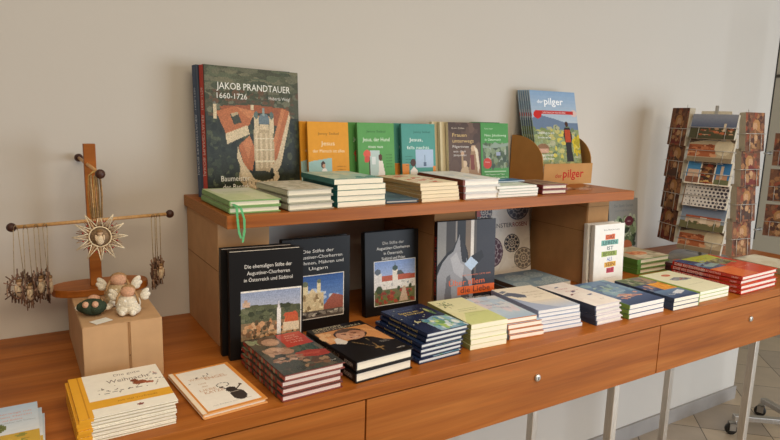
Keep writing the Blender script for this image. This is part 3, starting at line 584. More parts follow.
# ------------------------------------------------------------------ books on the riser
S0 = SZ
A = Canvas(120, 146, '4a4a34')
A.blobs(0, .78, 1, 1, ['5c6046', '54553c', '6f6b50', '474c36', '66644c'], 120, .03, .10, .3).blobs(0, .62, 1, .82, ['5c4630', '44452c', '64492f', '3a3f28', '50482f', '6b6a52'], 160, .012, .04, .7)
A.rect(0, .0, 1, .62, '2a2e22').blobs(0, .0, 1, .64, ['262b20', '353b2a', '42482f', '2e3428', '1f241a', '4a4e36'], 300, .015, .04, .8)
W1, W2, RF, RF2, RF3 = 'cdb996', 'b49f7c', 'b0683c', '98542e', 'bf7a4c'
P_ = A.poly
P_([(.14, .70), (.50, .72), (.86, .70), (.86, .66), (.50, .66), (.16, .66)], RF2); P_([(.16, .66), (.86, .66), (.84, .62), (.18, .62)], W2)
P_([(.10, .66), (.30, .70), (.50, .67), (.44, .56), (.20, .48)], RF); P_([(.30, .70), (.50, .67), (.46, .60)], RF3); P_([(.19, .49), (.42, .56), (.44, .49), (.20, .41)], W1)
P_([(.075, .71), (.105, .71), (.11, .60), (.075, .60)], W1); P_([(.07, .71), (.11, .71), (.09, .74)], '6a6a5c'); P_([(.46, .72), (.49, .72), (.49, .68), (.46, .68)], W1)
P_([(.24, .64), (.32, .66), (.36, .58), (.28, .56)], '3c3e2e'); P_([(.25, .645), (.32, .66), (.325, .64), (.26, .62)], W2)
P_([(.50, .66), (.84, .66), (.80, .52), (.50, .54)], '3a3c2c'); P_([(.52, .64), (.66, .64), (.64, .58), (.54, .58)], RF3); P_([(.70, .66), (.80, .66), (.78, .56), (.70, .56)], RF2)
P_([(.32, .40), (.44, .48), (.50, .36), (.46, .20), (.38, .22)], RF); P_([(.36, .42), (.44, .48), (.47, .42), (.42, .30)], RF3); P_([(.31, .40), (.38, .22), (.36, .18), (.30, .30)], W1)
P_([(.80, .70), (.89, .68), (.74, .30), (.68, .24), (.66, .34), (.74, .52)], RF); P_([(.89, .68), (.90, .62), (.78, .24), (.70, .16), (.68, .24), (.74, .30)], W1); P_([(.80, .70), (.84, .69), (.70, .33), (.66, .34)], RF3)
P_([(.49, .20), (.48, .52), (.53, .56), (.70, .54), (.71, .28), (.64, .18)], W2)
for k in range(4): A.rect(.50+k*.054, .22, .522+k*.054, .50, W1)
for yy in (.27, .36, .45): A.rect(.49, yy, .71, yy+.012, 'ddd0b0')
for xx in (.49, .66): A.rect(xx, .50, xx+.05, .63, W1).ell(xx+.025, .64, .022, .03, '5c6a62')
A.ell(.60, .60, .06, .055, '66757a').rect(.585, .64, .612, .70, '8a968e').rect(.55, .53, .65, .57, W1)
P_([(.33, .24), (.37, .26), (.45, .17), (.56, .11), (.68, .13), (.74, .20), (.76, .14), (.66, .05), (.50, .03), (.40, .08), (.33, .16)], W1); P_([(.33, .24), (.34, .16), (.42, .09), (.52, .04), (.52, .02), (.40, .04), (.31, .14)], W2); A.ell(.56, .16, .10, .04, '35382a')
for k in range(9): A.rect(.36+k*.04, .07+abs(k-4)*.012, .372+k*.04, .095+abs(k-4)*.012, '5c4f3a')
A.noise(0, 0, 1, 1, .42)
A.text('JAKOB PRANDTAUER', .115, .828, .052, 'ece8dc', wmax=.79).text('1660-1726', .115, .758, .042, 'e4e0d4', wmax=.31).text('Huberta Weigl', .66, .765, .026, 'dcd8cc', wmax=.24).text('Baumeister', .13, .125, .042, 'e8e4d8', wmax=.30).text('des Barock', .145, .06, .042, 'e8e4d8', wmax=.28)
p = book(.249, .300, .027, '3c3c30', A, 'hard', spine='b8392c', page='d8d0c0', spart=[('JAKOB PRANDTAUER', .05, .012, 'e0c8c0', .14), ('1660-1726', .20, .010, 'e0c8c0', .05)])
stand(p, .380, 1.4175, S0, 10.5, 4, 'large red-spined book with an aerial abbey photo standing on the shelf'); p.rotation_euler[1] = R(.8)
p = book(.249, .300, .024, '3a4658', None, 'hard', spine='3a4c68', page='d8d0c0', spart=[('JAKOB PRANDTAUER', .05, .009, 'c0c8d4', .14), ('1660-1726', .20, .007, 'c0c8d4', .05)])
stand(p, .3745, 1.4425, S0, 10.5, 4, 'large blue-spined book standing right behind the red-spined one')
def jesus(base, draw, edge):
    A = Canvas(60, 96, base); draw(A)
    q = 9 if draw is d1 else 4; A.a = np.vstack([np.repeat(A.a[:1], q, 0), A.a[:-q]])
    return book(.1130, .179, .013, base, A, 'hard', page='e0d4bc', spine=edge)
def d1(A):
    A.poly([(0, .0), (0, .34), (.12, .36), (.56, .40), (.56, .18), (1, .10), (1, 0)], '9cc0bc').ell(.35, .30, .055, .05, '4a342c').ell(.37, .285, .035, .03, 'c89c80').poly([(.30, .10), (.33, .25), (.42, .25), (.50, .14), (.74, .08), (.74, .03), (.30, .03)], 'e8e4dc').poly([(.66, .10), (.78, .12), (.80, .05), (.68, .05)], '3c4450')
    A.text('Jenny Seibel', .5, .82, .035, '7a5418', 'C', wmax=.52).text('Jesus', .48, .67, .06, 'f4e0b8', 'C', .004, .34).text('der Mensch ist alles', .5, .57, .045, 'f4e0b8', 'C', wmax=.78)
    for k in range(3): A.text('mit Bildern und Ideen'[:14-k], .70, .36-k*.045, .018, '6a4c1c', wmax=.2)
def d2(A):
    A.rect(.30, .10, .58, .55, 'b8ccc8').rect(.28, .10, .31, .55, '50483c').ell(.24, .50, .10, .06, 'd85c48').ell(.23, .42, .07, .05, 'cc5040').ell(.60, .45, .055, .05, '5a3828').poly([(.53, .0), (.55, .40), (.66, .40), (.72, .20), (.70, .0)], 'e8e2da').poly([(.34, .02), (.36, .18), (.44, .18), (.46, .02)], '5a4438').rect(.36, .34, .46, .46, 'dce4e4').blobs(.78, .04, .98, .14, ['2c3c2c', '3c5038'], 8, .03, .05, .5)
    A.text('Jenny Seibel', .5, .86, .032, '2c5a2c', 'C', wmax=.52).text('Jesus, der Hund', .5, .73, .055, 'e0ecd8', 'C', .004, .74).text('muss raus', .48, .63, .045, 'e0ecd8', 'C', wmax=.40)
    for k in range(5): A.text('eine Geschichte'[:12-k], .76, .52-k*.045, .018, '234c23', wmax=.17)
def d3(A):
    A.rect(0, .0, .20, .34, 'd88838').rect(.40, .28, .94, .56, 'a8bcd4').rect(.66, .30, .69, .48, '5c6c84').rect(.64, .30, .72, .36, '5c6c84').ell(.32, .36, .08, .06, '4c3024').poly([(.22, .0), (.24, .24), (.34, .30), (.44, .24), (.50, .10), (.60, 0)], 'e8e0d8').rect(.92, 0, 1, .3, 'd88838').rect(.46, .17, .9, .20, '9cc0b8')
    A.text('Jenny Seibel', .6, .86, .032, '24504c', 'C', wmax=.50).text('Jesus,', .42, .73, .055, 'e0ece4', 'C', .004, .40).text('falls nachts', .48, .61, .05, 'e0ece4', 'C', wmax=.66)
    for k in range(4): A.text('und zuhause'[:11-k], .10, .49-k*.045, .018, '24504c', wmax=.2)
for (base, dr, edge, x, dsc) in (('e09a28', d1, 'c98420', .641, 'orange'), ('5b9c52', d2, '4c8a46', .783, 'green'), ('4f958a', d3, '3f8278', .920, 'teal')):
    a = jesus(base, dr, edge); b = copy_tree(a)
    nm = {'orange': 'a man lying on it', 'green': 'a man and dog on it', 'teal': 'a seaside window on it'}[dsc]
    stand(a, x, 1.415, S0, -2 if dsc == 'orange' else 0, 7, f'front one of two small {dsc} books with {nm}', f'small {dsc} cartoon books')
    stand(b, x-.010 if dsc != 'green' else x-.014, 1.440, S0, 0, 7, f'rear one of two small {dsc} books, only its left edge showing', f'small {dsc} cartoon books')
# Frauen unterwegs + cream spines
A = Canvas(70, 110, '5a4438'); A.blobs(.0, 0, 1, 1, ['604a3c', '4c392f', '6a5244'], 40, .06, .14)
A.poly([(.62, .0), (.62, .30), (.70, .60), (.82, .66), (.92, .55), (.98, .2), (.98, .0)], '9c7c5c').ell(.76, .60, .07, .05, 'c8a888').poly([(.78, .64), (.90, .58), (.96, .30), (.90, .20), (.84, .50)], 'dccdb4').poly([(.66, .5), (.78, .5), (.80, .26), (.68, .26)], '7c4034').poly([(.34, .0), (.34, .24), (.46, .36), (.60, .30), (.66, .0)], 'c0a888').ell(.48, .36, .08, .05, 'd0b898').ell(.42, .52, .05, .035, 'c09c7c').rect(.38, .30, .44, .5, 'a88c68')
A.text('Karin Zöller', .10, .90, .025, 'c8b8a0', wmax=.40).text('Frauen', .12, .78, .055, 'd8b878', wmax=.44).text('unterwegs', .12, .69, .055, 'd8b878', wmax=.66).text('Pilgerinnen', .12, .61, .038, 'd8d0c8', wmax=.50).text('aus drei', .14, .54, .032, 'd8d0c8', wmax=.38).text('Jahrtausenden', .14, .48, .032, 'd8d0c8', wmax=.4)
p = book(.1180, .186, .012, '5a4438', A, 'soft', spine='c9ba94', page='d8caa8', ex=[(-.0004, .0004, 0, .183, .0004, .0116, 'dccfac')])
pb = book(.1180, .186, .0125, 'd2c4a0', None, 'soft', spine='dccfac', page='d8caa8')
pb2 = copy_tree(pb)
stand(p, 1.070, 1.4, S0, 0, 7, 'brown book with two painted women standing on the shelf')
stand(pb, 1.053, 1.4165, S0, 0, 7, 'cream-spined book directly behind the brown one with painted women', 'cream-spined books')
stand(pb2, 1.036, 1.4325, S0, 0, 7, 'rearmost cream-spined book, beside the small teal books', 'cream-spined books')
A = Canvas(66, 106, '4b9048'); A.rect(.06, .28, 1, .68, '5a6a50').blobs(.1, .3, .96, .66, ['4c5c44', '7c8c6c', '3c4c3c', '8a9a7c', '6a7048', 'a0a89c'], 90, .03, .07).rect(.55, .48, .70, .54, '98a0b8').ell(.22, .36, .15, .085, 'c03c2c').rect(.10, .22, .9, .235, 'a8c8a0').poly([(.06, .66), (.3, .62), (.5, .70), (.7, .66), (1, .69), (1, .64), (.5, .6), (.06, .6)], '8a9a8a')
A.text('Peter Maier', .14, .90, .022, 'c0dcb8', wmax=.3).text('Neu: Jakobsweg', .14, .79, .036, 'd8ecd0', wmax=.78).text('in Österreich', .14, .72, .036, 'd8ecd0', wmax=.58).text('Mit Karten', .22, .37, .022, 'f0d0c8', 'C', wmax=.16).text('Alle Etappen mit Tipps', .14, .17, .024, 'd0e4c8', wmax=.7).text('zum Wandern', .14, .12, .024, 'd0e4c8', wmax=.8).text('Band 1', .14, .07, .024, 'd0e4c8', wmax=.5)
p = book(.1080, .186, .013, '4b9048', A, 'soft', spine='4a8a44', page='d8d0b8')
pg = book(.1080, .188, .013, '3f6c3a', None, 'soft', spine='4a7a3c', page='d8d0b8')
stand(p, 1.1885, 1.4, S0, 0, 7, 'green hiking guide with a valley photo and a red sticker')
stand(pg, 1.170, 1.417, S0, 0, 7, 'darker green guide right behind the hiking guide with the red sticker')

# ------------------------------------------------------------------ magazine holder + magazines
HX0, HX1, HY0, HY1 = 1.403, 1.622, 1.352, 1.490
hd = tag(empty('magazine_holder', (HX0, HY0, S0+.0004)), 'brown cardboard display holder with a red logo, full of magazines', 'magazine holder')
Wd, Dp = HX1-HX0, HY1-HY0
mb = MB().box(0, Wd, -.0012, .0012, 0, .066, 'b98a55')
mb.text('der', (.050, -.0014, .022), (1, 0, 0), (0, 0, 1), .013, 'a8302a', 'L', .008, .030).text('pilger', (.084, -.0014, .022), (1, 0, 0), (0, 0, 1), .026, 'b32c26', 'L', .016, .095)
mb.build('front_panel', CARDB, hd)
prof = [(0, 0), (Dp, 0), (Dp, .150)]
for k in range(9):
    a = k/8*math.pi/2; prof.append((Dp-.014-(Dp-.02)*math.sin(a)*1.0, .066+.084*math.cos(a)))
for x, a in ((0, 5), (Wd-.0024, -11)):
    MB().prism(prof, 'x', 0, .0024, 'b38248', Matrix.Translation((x, 0, 0)) @ Matrix.Rotation(R(a), 4, 'Z')).build('side_panel', CARDB, hd)
MB().box(.0026, Wd-.0026, Dp-.0024, Dp, 0, .150, 'a87a45').build('back_panel', CARDB, hd)
MB().box(.0026, Wd-.0026, .0014, Dp-.0026, 0, .0024, 'a87a45').build('bottom', CARDB, hd)
sl = MB().box(-.0004, -.0001, .085, .0875, .060, .110, '5a3a1c').box(-.0004, -.0001, .006, .008, .012, .058, '5a3a1c').build('slot', CARDB, hd)
A = Canvas(96, 130, '9fb4c4'); A.grad(0, .62, 1, 1, 'b4c0c8', '86a4c4').poly([(0, .70), (.2, .73), (.45, .70), (.7, .66), (1, .65), (1, .5), (0, .5)], '6a7c94').rect(0, 0, 1, .58, '8a9468').blobs(0, .1, 1, .60, ['9aa470', '7a8858', 'b8b070', '6a7a60', 'a8a888', '8c9c78', 'c8b858'], 160, .02, .07, .5).blobs(0, .0, 1, .16, ['b8b0a0', '8a8478', 'd0c8b8', '6a6458'], 50, .02, .06)
A.poly([(.66, .22), (.68, .42), (.64, .52), (.68, .60), (.80, .60), (.84, .50), (.80, .40), (.82, .22)], '33302f').ell(.735, .64, .035, .03, '4a342c').poly([(.68, .44), (.68, .58), (.80, .58), (.80, .44)], 'b0482c').blobs(.86, .3, 1, .5, ['c8b030', 'a8982c'], 14, .02, .04)
A.ell(.12, .74, .085, .045, 'c0302c').ell(.93, .76, .07, .04, 'd0b8b0').rect(.16, .745, .92, .785, 'b83430').ell(.17, .37, .13, .055, '8c6a50').rect(.06, .32, .28, .37, 'c8a088')
A.noise(0, 0, 1, .58, .4)
A.text('der', .14, .865, .035, 'e8ecf0', 'L', .01, .13).text('pilger', .29, .85, .075, 'f4f6f8', 'L', .012, .42).text('DAS MAGAZIN FÜR DIE REISE', .24, .755, .018, 'f0d8d4', wmax=.5).text('Unterwegs zu sich', .08, .53, .022, 'e8ecec', wmax=.36).text('Sommer am See', .08, .48, .022, 'e8ecec', wmax=.28).text('Pilgerwege', .08, .29, .022, 'f0ece0', wmax=.3).text('Glück finden', .08, .25, .022, 'f0ece0', wmax=.3)
mg = book(.205, .296, .0042, 'a8b8c4', A, 'soft', page='d0ccc4', mat=GLOSS); mg.name = 'magazine'
st = MB()
for y0, y1, c in [(.0, .05, '7c7468'), (.05, .10, '6d6a5a'), (.10, .15, '6a7a60'), (.15, .20, '7a9080'), (.213, .224, 'b83430'), (.235, .26, '8aa8c0')]: st.box(-.0003, .0001, y0, y1, .0006, .0036, c)
st.build('spine_print', GLOSS, mg)
mags = [mg]+[copy_tree(mg) for _ in range(5)]
HM = ['frontmost', 'second', 'third', 'fourth', 'fifth', 'rearmost']
for k, o in enumerate(mags):
    stand(o, 1.4070-k*.0012, 1.3755+k*.0086, S0+.0034, 0, 14, f'{HM[k]} pilgrim magazine'+(', a hiker in red on its cover, in the cardboard holder' if k == 0 else ' counted from the front in the cardboard holder'), 'magazines in the cardboard holder', 'magazine')

# ------------------------------------------------------------------ flat stacks on the riser
A = Canvas(50, 90, 'c9d3a8'); A.blobs(0, 0, 1, 1, ['c4d0a0', 'd4dab4', 'b8c890'], 30, .08, .16).grad(.1, .5, .95, .95, 'd0d8b4', 'dcdcd0').text('Gartentagebuch', .5, .62, .05, '9cb07c', 'C', wmax=.5)
p = book(.108, .200, .0130, '7fa663', A, 'hard', page='ece4cc', spine='79a362')
rb = stack(p, 2, .364, 1.176, S0, 0, 'green notebooks with a green ribbon', 'green notebooks', [(0, 0, 0), (.001, .0, -.2)])
r = MB(); pts = [(.008, .004, .006), (.008, -.004, .0055), (.008, -.022, .001), (.008, -.026, -.02), (.010, -.0275, -.045), (.014, -.028, -.058)]
for a, b in zip(pts[:-1], pts[1:]):
    r.add([(a[0]-.0026, a[1], a[2]), (a[0]+.0026, a[1], a[2]), (b[0]+.002, b[1], b[2]), (b[0]-.002, b[1], b[2])], [(0, 1, 2, 3)], '5fae72')
pts2 = [(.008, .004, .006), (.011, -.006, .005), (.016, -.022, .001), (.021, -.027, -.02), (.021, -.028, -.042), (.017, -.0285, -.066)]
for a, b in zip(pts2[:-1], pts2[1:]):
    r.add([(a[0]-.0026, a[1], a[2]), (a[0]+.0026, a[1], a[2]), (b[0]+.002, b[1], b[2]), (b[0]-.002, b[1], b[2])], [(0, 1, 2, 3)], '5fae72')
ro = r.build('ribbon', MATTE, rb[1]); ro.modifiers.new('s', 'SOLIDIFY').thickness = .0004
A = Canvas(60, 80, 'c4beaa'); A.blobs(0, 0, 1, 1, ['b8b49c', 'cec8b6', 'a8a68c', 'd4d0c0'], 90, .03, .07)
p = book(.108, .158, .0144, 'a8a590', A, 'hard', page='e8dfca', spine='b4b19c')
stack(p, 3, .485, 1.168, S0, 4, 'grey-green patterned notebooks', 'grey-green notebooks')
A = Canvas(60, 84, '9fc0b4'); A.blobs(0, 0, 1, 1, ['a8c8bc', 'b8ccbc', '8fb4aa', 'c8d0b8'], 40, .06, .12).blobs(.55, .0, 1, .3, ['3f8080', '5c9890'], 12, .05, .1).text('Kinderbibel', .3, .6, .05, 'd8e0d0', wmax=.4)
p = book(.125, .165, .0120, '2c6f6c', A, 'soft', page='efe6cf', spine='2a6a68', under='d8cfb0')
stack(p, 5, .598, 1.174, S0, 2.5, 'teal books with cream pages', 'teal books with cream pages', [(.004, .0, 0), (.004, .002, .4), (.003, 0, -.4), (.004, .002, 0), (-.004, .002, -1)])
A = Canvas(40, 60, '4c6878'); A.blobs(0, 0, 1, 1, ['54727f', '3f5a68'], 14, .1, .2)
p = book(.088, .16, .0085, '3c4c58', A, 'hard', page='e8e0d0')
stack(p, 1, .731, 1.186, S0, -2, 'flat dark blue booklet between the teal stack and the red-patterned stack', None)
A = Canvas(60, 90, 'e6d8b8'); A.blobs(.1, .1, .9, .9, ['c8603c', 'd07850', 'b85a3c'], 0)
for k in range(16):
    x, y = A.rng.uniform(.08, .92), A.rng.uniform(.04, .96)
    for q in range(4): A.line(x, y, x+A.rng.uniform(-.16, .16), y+A.rng.uniform(-.06, .06), .045, ['c9583a', 'd06a48'][q % 2])
p = book(.115, .190, .0085, 'e2d2ae', A, 'soft', page='ead9b8', spine='a8885c')
stack(p, 5, .826, 1.180, S0, 2, 'cream books with red scribbles on the cover', 'cream books with red scribbles', [(.0, -.004, 0), (0, -.002, 0), (.001, .0, .5), (-.001, .002, -.4), (-.002, .002, 1)])
A = Canvas(60, 90, 'e4e4e0'); A.blobs(0, 0, 1, 1, ['dcdfe0', 'e8e6e0'], 20, .08, .16).text('Hausbuch', .3, .6, .06, 'b0b4b8', wmax=.4).blobs(.3, .2, .8, .5, ['c0ccd4', 'd0d4c8'], 10, .03, .08)
p = book(.118, .205, .0162, 'd8d6d0', A, 'hard', page='f0eadf', spine='6c3426', ex=[(-.0004, .0003, 0, .200, .001, .0152, '6f3626'), (-.0004, .006, -.0003, .0003, .001, .0152, '7a4030')])
stack(p, 3, .954, 1.180, S0, -1, 'white books with brown spines', 'white books with brown spines', [(0, 0, 0), (0, .001, .4), (-.002, .002, 0)])
A = Canvas(60, 70, 'd2dcd2'); A.blobs(0, 0, 1, 1, ['c4d4c4', 'dce2dc', '9cb89c'], 22, .06, .14).rect(0, .7, 1, 1, '4c8070')
p = book(.140, .155, .0068, 'dcdcd4', A, 'soft', page='efeae0', under='a8b8a4')
stack(p, 4, 1.067, 1.176, S0, 0, 'thin white and green booklets on the shelf', 'white and green booklets', [(-.004, 0, 0), (-.002, .001, 0), (0, 0, 1), (-.006, .003, 0)])
A = Canvas(40, 40, '3c6c98'); A.rect(.3, .4, .6, .7, '8ab0c8')
p = book(.12, .05, .004, '3a688f', A, 'soft', page='c8d0d4')
stack(p, 1, 1.105, 1.246, S0+.0294, 3, 'small blue leaflet lying on the white and green booklets', None, cat='leaflet')
A = Canvas(40, 60, '8f7460'); A.blobs(0, 0, 1, 1, ['a0886c', '7c5c48', '6a4438'], 24, .08, .15)
p = book(.092, .12, .0130, '7a2c26', A, 'hard', page='ece0c8', spine='641a1a')
stack(p, 2, 1.230, 1.186, S0, -3, 'small dark red bound books', 'small dark red books', [(0, 0, 0), (.001, 0, .3)])
# little wooden leaf pendants in front of the magazine holder
for k, (x, y, rz) in enumerate([(1.395, 1.245, 20), (1.445, 1.232, -10), (1.500, 1.262, 35)]):
    mb = MB(); n = 14; pt = [(.033*math.cos(2*math.pi*i/n), .013*math.sin(2*math.pi*i/n)*(1+.2*math.cos(4*math.pi*i/n))) for i in range(n)]
    mb.prism(pt, 'z', 0, .004, ['8a5a3a', '9c6c48', '7c4c30'][k]); mb.prism([(a*.5, b*.5) for a, b in pt], 'z', .004, .0055, 'b48c6c')
    o = mb.build('wooden_pendant', TURNED); o.location = (x, y, S0+.0004); o.rotation_euler = (0, 0, R(rz))
    tag(o, ['leftmost brown wooden pendant lying before the magazine holder', 'middle brown wooden pendant lying on the shelf, nearest its front edge', 'rightmost brown wooden pendant lying by the shelf end'][k], 'pendant', 'wooden pendants on the shelf')

# ------------------------------------------------------------------ ornament stand
PX, PY, PZ = .142, 1.372, .9455
sd = tag(empty('ornament_stand', (PX, PY, PZ)), 'wooden T-shaped ornament stand with dark ball ends on the cardboard box', 'display stand')
pr = []
for k in range(28):
    a = 2*math.pi*k/28; x = .093*math.copysign(abs(math.cos(a))**.7, math.cos(a)); y = .046*math.copysign(abs(math.sin(a))**.8, math.sin(a)); pr.append((x+.010, y+.012))
MB().prism(pr, 'z', 0, .0155, 'b87a3c').build('base', WOOD, sd, bevel=.002)
MB().prism([(-.011, -.008), (.011, -.008), (.011, .008), (-.011, .008)], 'z', .0157, .308, 'b06a30').build('post', WOOD, sd, bevel=.001)
ML = Matrix.Rotation(R(2), 4, 'Z')
MB().tube([(-.138, -.0115, .150), (.146, -.0115, .157)], .0036, 'c89a62', 12, ML).build('cross_rod', TURNED, sd)
MB().tube([(.0, -.150, .262), (-.010, .104, .272)], .0032, 'c89a62', 12).build('top_rod', TURNED, sd)
for p_ in [(-.143, -.0165, .150), (.151, -.0062, .157)]: MB().ell(p_, .0088, .0088, .0088, '42251a', 16, 12).build('ball_end', TURNED, sd)
for p_ in [(0, -.154, .262), (-.010, .108, .272)]: MB().ell(p_, .0088, .0088, .0088, '42251a', 16, 12).build('ball_end', TURNED, sd)
def cherub(mb, c, s, M):
    mb.ell((c[0], c[1], c[2]+.55*s), .30*s, .22*s, .30*s, 'cfae8c', 10, 8, M)
    mb.ell((c[0], c[1]-.04*s, c[2]+.72*s), .32*s, .20*s, .18*s, '8a6a48', 10, 6, M)
    mb.ell((c[0], c[1], c[2]-.20*s), .42*s, .26*s, .55*s, 'd8c4a4', 10, 8, M)
    for sx in (-1, 1):
        mb.ell((c[0]+sx*.38*s, c[1]-.08*s, c[2]+.05*s), .14*s, .14*s, .34*s, 'cdb392', 8, 6, M)
# star ornament
SXp, SYp, SZp = PX-.002, PY-.128, PZ+.142
so = tag(empty('star_ornament', (SXp, SYp, SZp)), 'large pale straw star with red beads hanging before the stand post', 'ornament')
Mz = Matrix.Rotation(R(-12), 4, 'Z')
rs_ = random.Random(3); mb = MB(); mr_ = MB(); bd = MB()
for k in range(72):
    a = 2*math.pi*k/72; rr = .046 if k % 6 == 0 else rs_.uniform(.028, .043)
    p0 = (.017*math.cos(a), rs_.uniform(-.003, .003), .017*math.sin(a)); p1 = (rr*math.cos(a), rs_.uniform(-.003, .003), rr*math.sin(a))
    (mb if k % 6 == 0 else mr_).tube([p0, p1], [.0010, .0006], 'd8c09a' if k % 6 == 0 else ['8c6448', 'a07c5c', '7a5038', 'b89470'][k % 4], 5, Mz)
for k in range(12):
    a = 2*math.pi*k/12; b = a+2*math.pi/12*.5; c2 = a-2*math.pi/12*.5
    for q in (b, c2): mb.tube([(.048*math.cos(a), -.002, .048*math.sin(a)), (.021*math.cos(q), -.003, .021*math.sin(q))], .0009, 'e0cfae', 5, Mz)
    bd.ell((.030*math.cos(b), -.004, .030*math.sin(b)), .0016, .0016, .0016, '9c2c24', 8, 6, Mz)
mb.tube([(.019*math.cos(2*math.pi*k/24), -.003, .019*math.sin(2*math.pi*k/24)) for k in range(25)], .0013, 'e0cca8', 6, Mz)
mb.build('rays', TWIG, so); mr_.build('dark_rays', TWIG, so); bd.build('beads', GLOSS, so)
cm = MB(); cm.lathe([(.0175, 0), (.0175, .0015)], (0, 0, 0), '8a7258', 24, Mz @ Matrix.Rotation(R(90), 4, 'X')); cherub(cm, (0, -.006, -.002), .0175, Mz); cm.build('cherub', FELT, so)
sg = MB()
for q in range(13):
    dx = -.017+q*.0019; c = ['b08a50', '8c7048', 'a8845c', 'c0a070', '7c6444'][q % 5]
    sg.tube([(dx*.9+rs_.uniform(-.001, .001), .006*math.sin(q*2), .115), (dx+rs_.uniform(-.002, .002), .005*math.cos(q*3), .08), (dx*.8, -.003, .036)], .0011, c, 5)
sg.tube([(-.014, .004, .114), (-.007, .006, .1205), (.002, .006, .1225), (.010, .004, .1165)], .0016, 'c0a060', 5)
sg.build('strings', TWIG, so)
# twig ornaments
def twig(name, x, y, z, yaw, s, slen, label, group, seed):
    o = tag(empty(name, (x, y, z)), label, 'ornament', group); rr = random.Random(seed); M = Matrix.Rotation(R(yaw), 4, 'Z')
    mb = MB()
    for k in range(44):
        a = 2*math.pi*k/44+rr.uniform(-.1, .1); q = rr.uniform(.55, .85)*s
        cx, cz = q*math.cos(a), q*math.sin(a)*1.2
        ang = math.pi/2+rr.uniform(-.3, .3) if rr.random() < .7 else a
        L_ = s*rr.uniform(.35, .75); y0 = rr.uniform(-.003, .003)
        mb.tube([(cx-math.cos(ang)*L_*.6, y0, cz-math.sin(ang)*L_*.6), (cx+math.cos(ang)*L_*.5, y0+.001, cz+math.sin(ang)*L_*.5)], [.0009, .0013], rr.choice(['5f4434', '74543f', '4c3428', '866450', '9a7a62']), 5, M)
    mb.tube([(.66*s*math.cos(2*math.pi*k/20), 0, .66*s*1.15*math.sin(2*math.pi*k/20)) for k in range(21)], .0016, '6b4c3a', 5, M)
    mb.build('twig_wreath', TWIG, o)
    f = MB(); cherub(f, (0, -.002, -.002), s*.78, M); f.build('cherub', FELT, o)
    g = MB()
    for sx in (-1, 1): g.tube([M @ Vector((sx*s*.3, 0, s*.8)), (sx*.0038, 0, slen)], .0009, 'a08a68', 4)
    g.tube([(-.0030, 0, slen), (-.0028, -.0040, slen+.0060), (0, -.0045, slen+.0090), (.0028, -.0040, slen+.0060), (.0030, 0, slen)], .0009, 'a08a68', 4)
    g.build('string', TWIG, o)
    return o
RY = PY-.0155
def hang(x, z, yaw, s, lab, grp, seed, dy=0):
    yk = RY-.003+(x-PX)*.035+dy
    twig('twig_ornament', x, yk, z, yaw, s, (PZ+.150+(x-PX+.138)/.284*.007)-z-.004, lab, grp, seed)
for k, a in enumerate([(.0055, .978, 20, .0285, 'leftmost twig wreath ornament hanging on the left arm'), (.0215, .968, 48, .0280, 'second twig wreath from the left end of the rod, hanging lowest'), (.0395, .980, 60, .0280, 'third twig wreath from the left end of the rod'), (.0545, .978, 84, .0300, 'twig wreath seen edge-on, nearest the post on the left arm')]):
    hang(*a, 'twig wreaths on the stand', 11+k)
for k, a in enumerate([(.2565, .978, 64, .0300, 'left twig wreath of the two on the right arm of the stand'), (.2665, .980, 54, .0270, 'right twig wreath of the two on the right arm of the stand')]):
    hang(*a, 'twig wreaths on the stand', 31+k)

# ------------------------------------------------------------------ felt angels on the box
def angel(x, y, z, yaw, pitch, body, label, dots=None, hair='a8845c', s=1.0, wings='e8dfcc', fat=1.0):
    o = tag(empty('felt_angel', (x, y, z), (R(pitch), 0, R(yaw))), label, 'angel doll', 'felt angels on the box'); o.scale = (s, s, s)
    b = MB().ell((0, 0, .019), .021*fat, .016, .017, body, 18, 12, None, .06, 1)
    b.ell((-.006, -.004, .010), .014, .014, .010, body, 12, 8).ell((.007, -.004, .010), .014, .014, .010, body, 12, 8).build('dress', FELT, o)
    if dots:
        dm = MB()
        for dx, dz in [(-.012, .020), (-.003, .026), (.006, .018), (.013, .024), (-.007, .013), (.002, .011)]: dm.ell((dx, -.0140+abs(dx)*.22, dz), .0022, .0016, .0022, dots, 8, 6)
        dm.build('dots', FELT, o)
    MB().ell((0, -.002, .040), .0125, .011, .010, 'cf9f80', 16, 12).build('head', FELT, o)
    h = MB().ell((0, .002, .0435), .0122, .0105, .0085, hair, 14, 8)
    for sx in (-1, 1): h.tube([(sx*.010, -.003, .043), (sx*.016, -.009, .032), (sx*.019, -.011, .020)], [.0018, .0022, .0012], hair, 6)
    h.build('hair', FELT, o)
    for sx in (-1, 1):
        wm = MB()
        for a, ln in ((50, .017), (22, .0145), (-6, .011)):
            c = (sx*(.019+math.cos(R(a))*ln*.55), .010, .028+math.sin(R(a))*ln*.55)
            wm.ell((0, 0, 0), ln*.62, .0035, .0052, wings, 12, 8, Matrix.Translation(c) @ Matrix.Rotation(R(-a*sx), 4, 'Y'))
        wm.build('wing', FELT, o)
        MB().ell((sx*.0085, -.013, .0062), .0062, .0068, .0062, wings if dots else 'cfa284', 12, 8).build('foot', FELT, o)
    return o
BT = .9454
angel(.170, 1.262, BT, -12, -6, 'b8a07c', 'beige felt angel sitting at the back of the box', 'd8ccb0', s=1.22)
angel(.176, 1.192, BT, -18, -4, 'ddd2bc', 'cream polka-dot felt angel sitting in front of the beige one', 'f4efe4', s=1.08)
angel(.112, 1.196, BT+.012, -16, -74, '3a4434', 'dark green felt angel lying on its back on the box', None, s=.95, fat=1.3)
tg = MB().box(-.016, .016, -.011, .011, 0, .0006, 'e4e0d4').build('paper_tag', MATTE); tg.location = (.126, 1.172, BT+.0004); tg.rotation_euler = (0, 0, R(25)); tag(tg, 'small white paper tag under the dark green felt angel', 'tag')

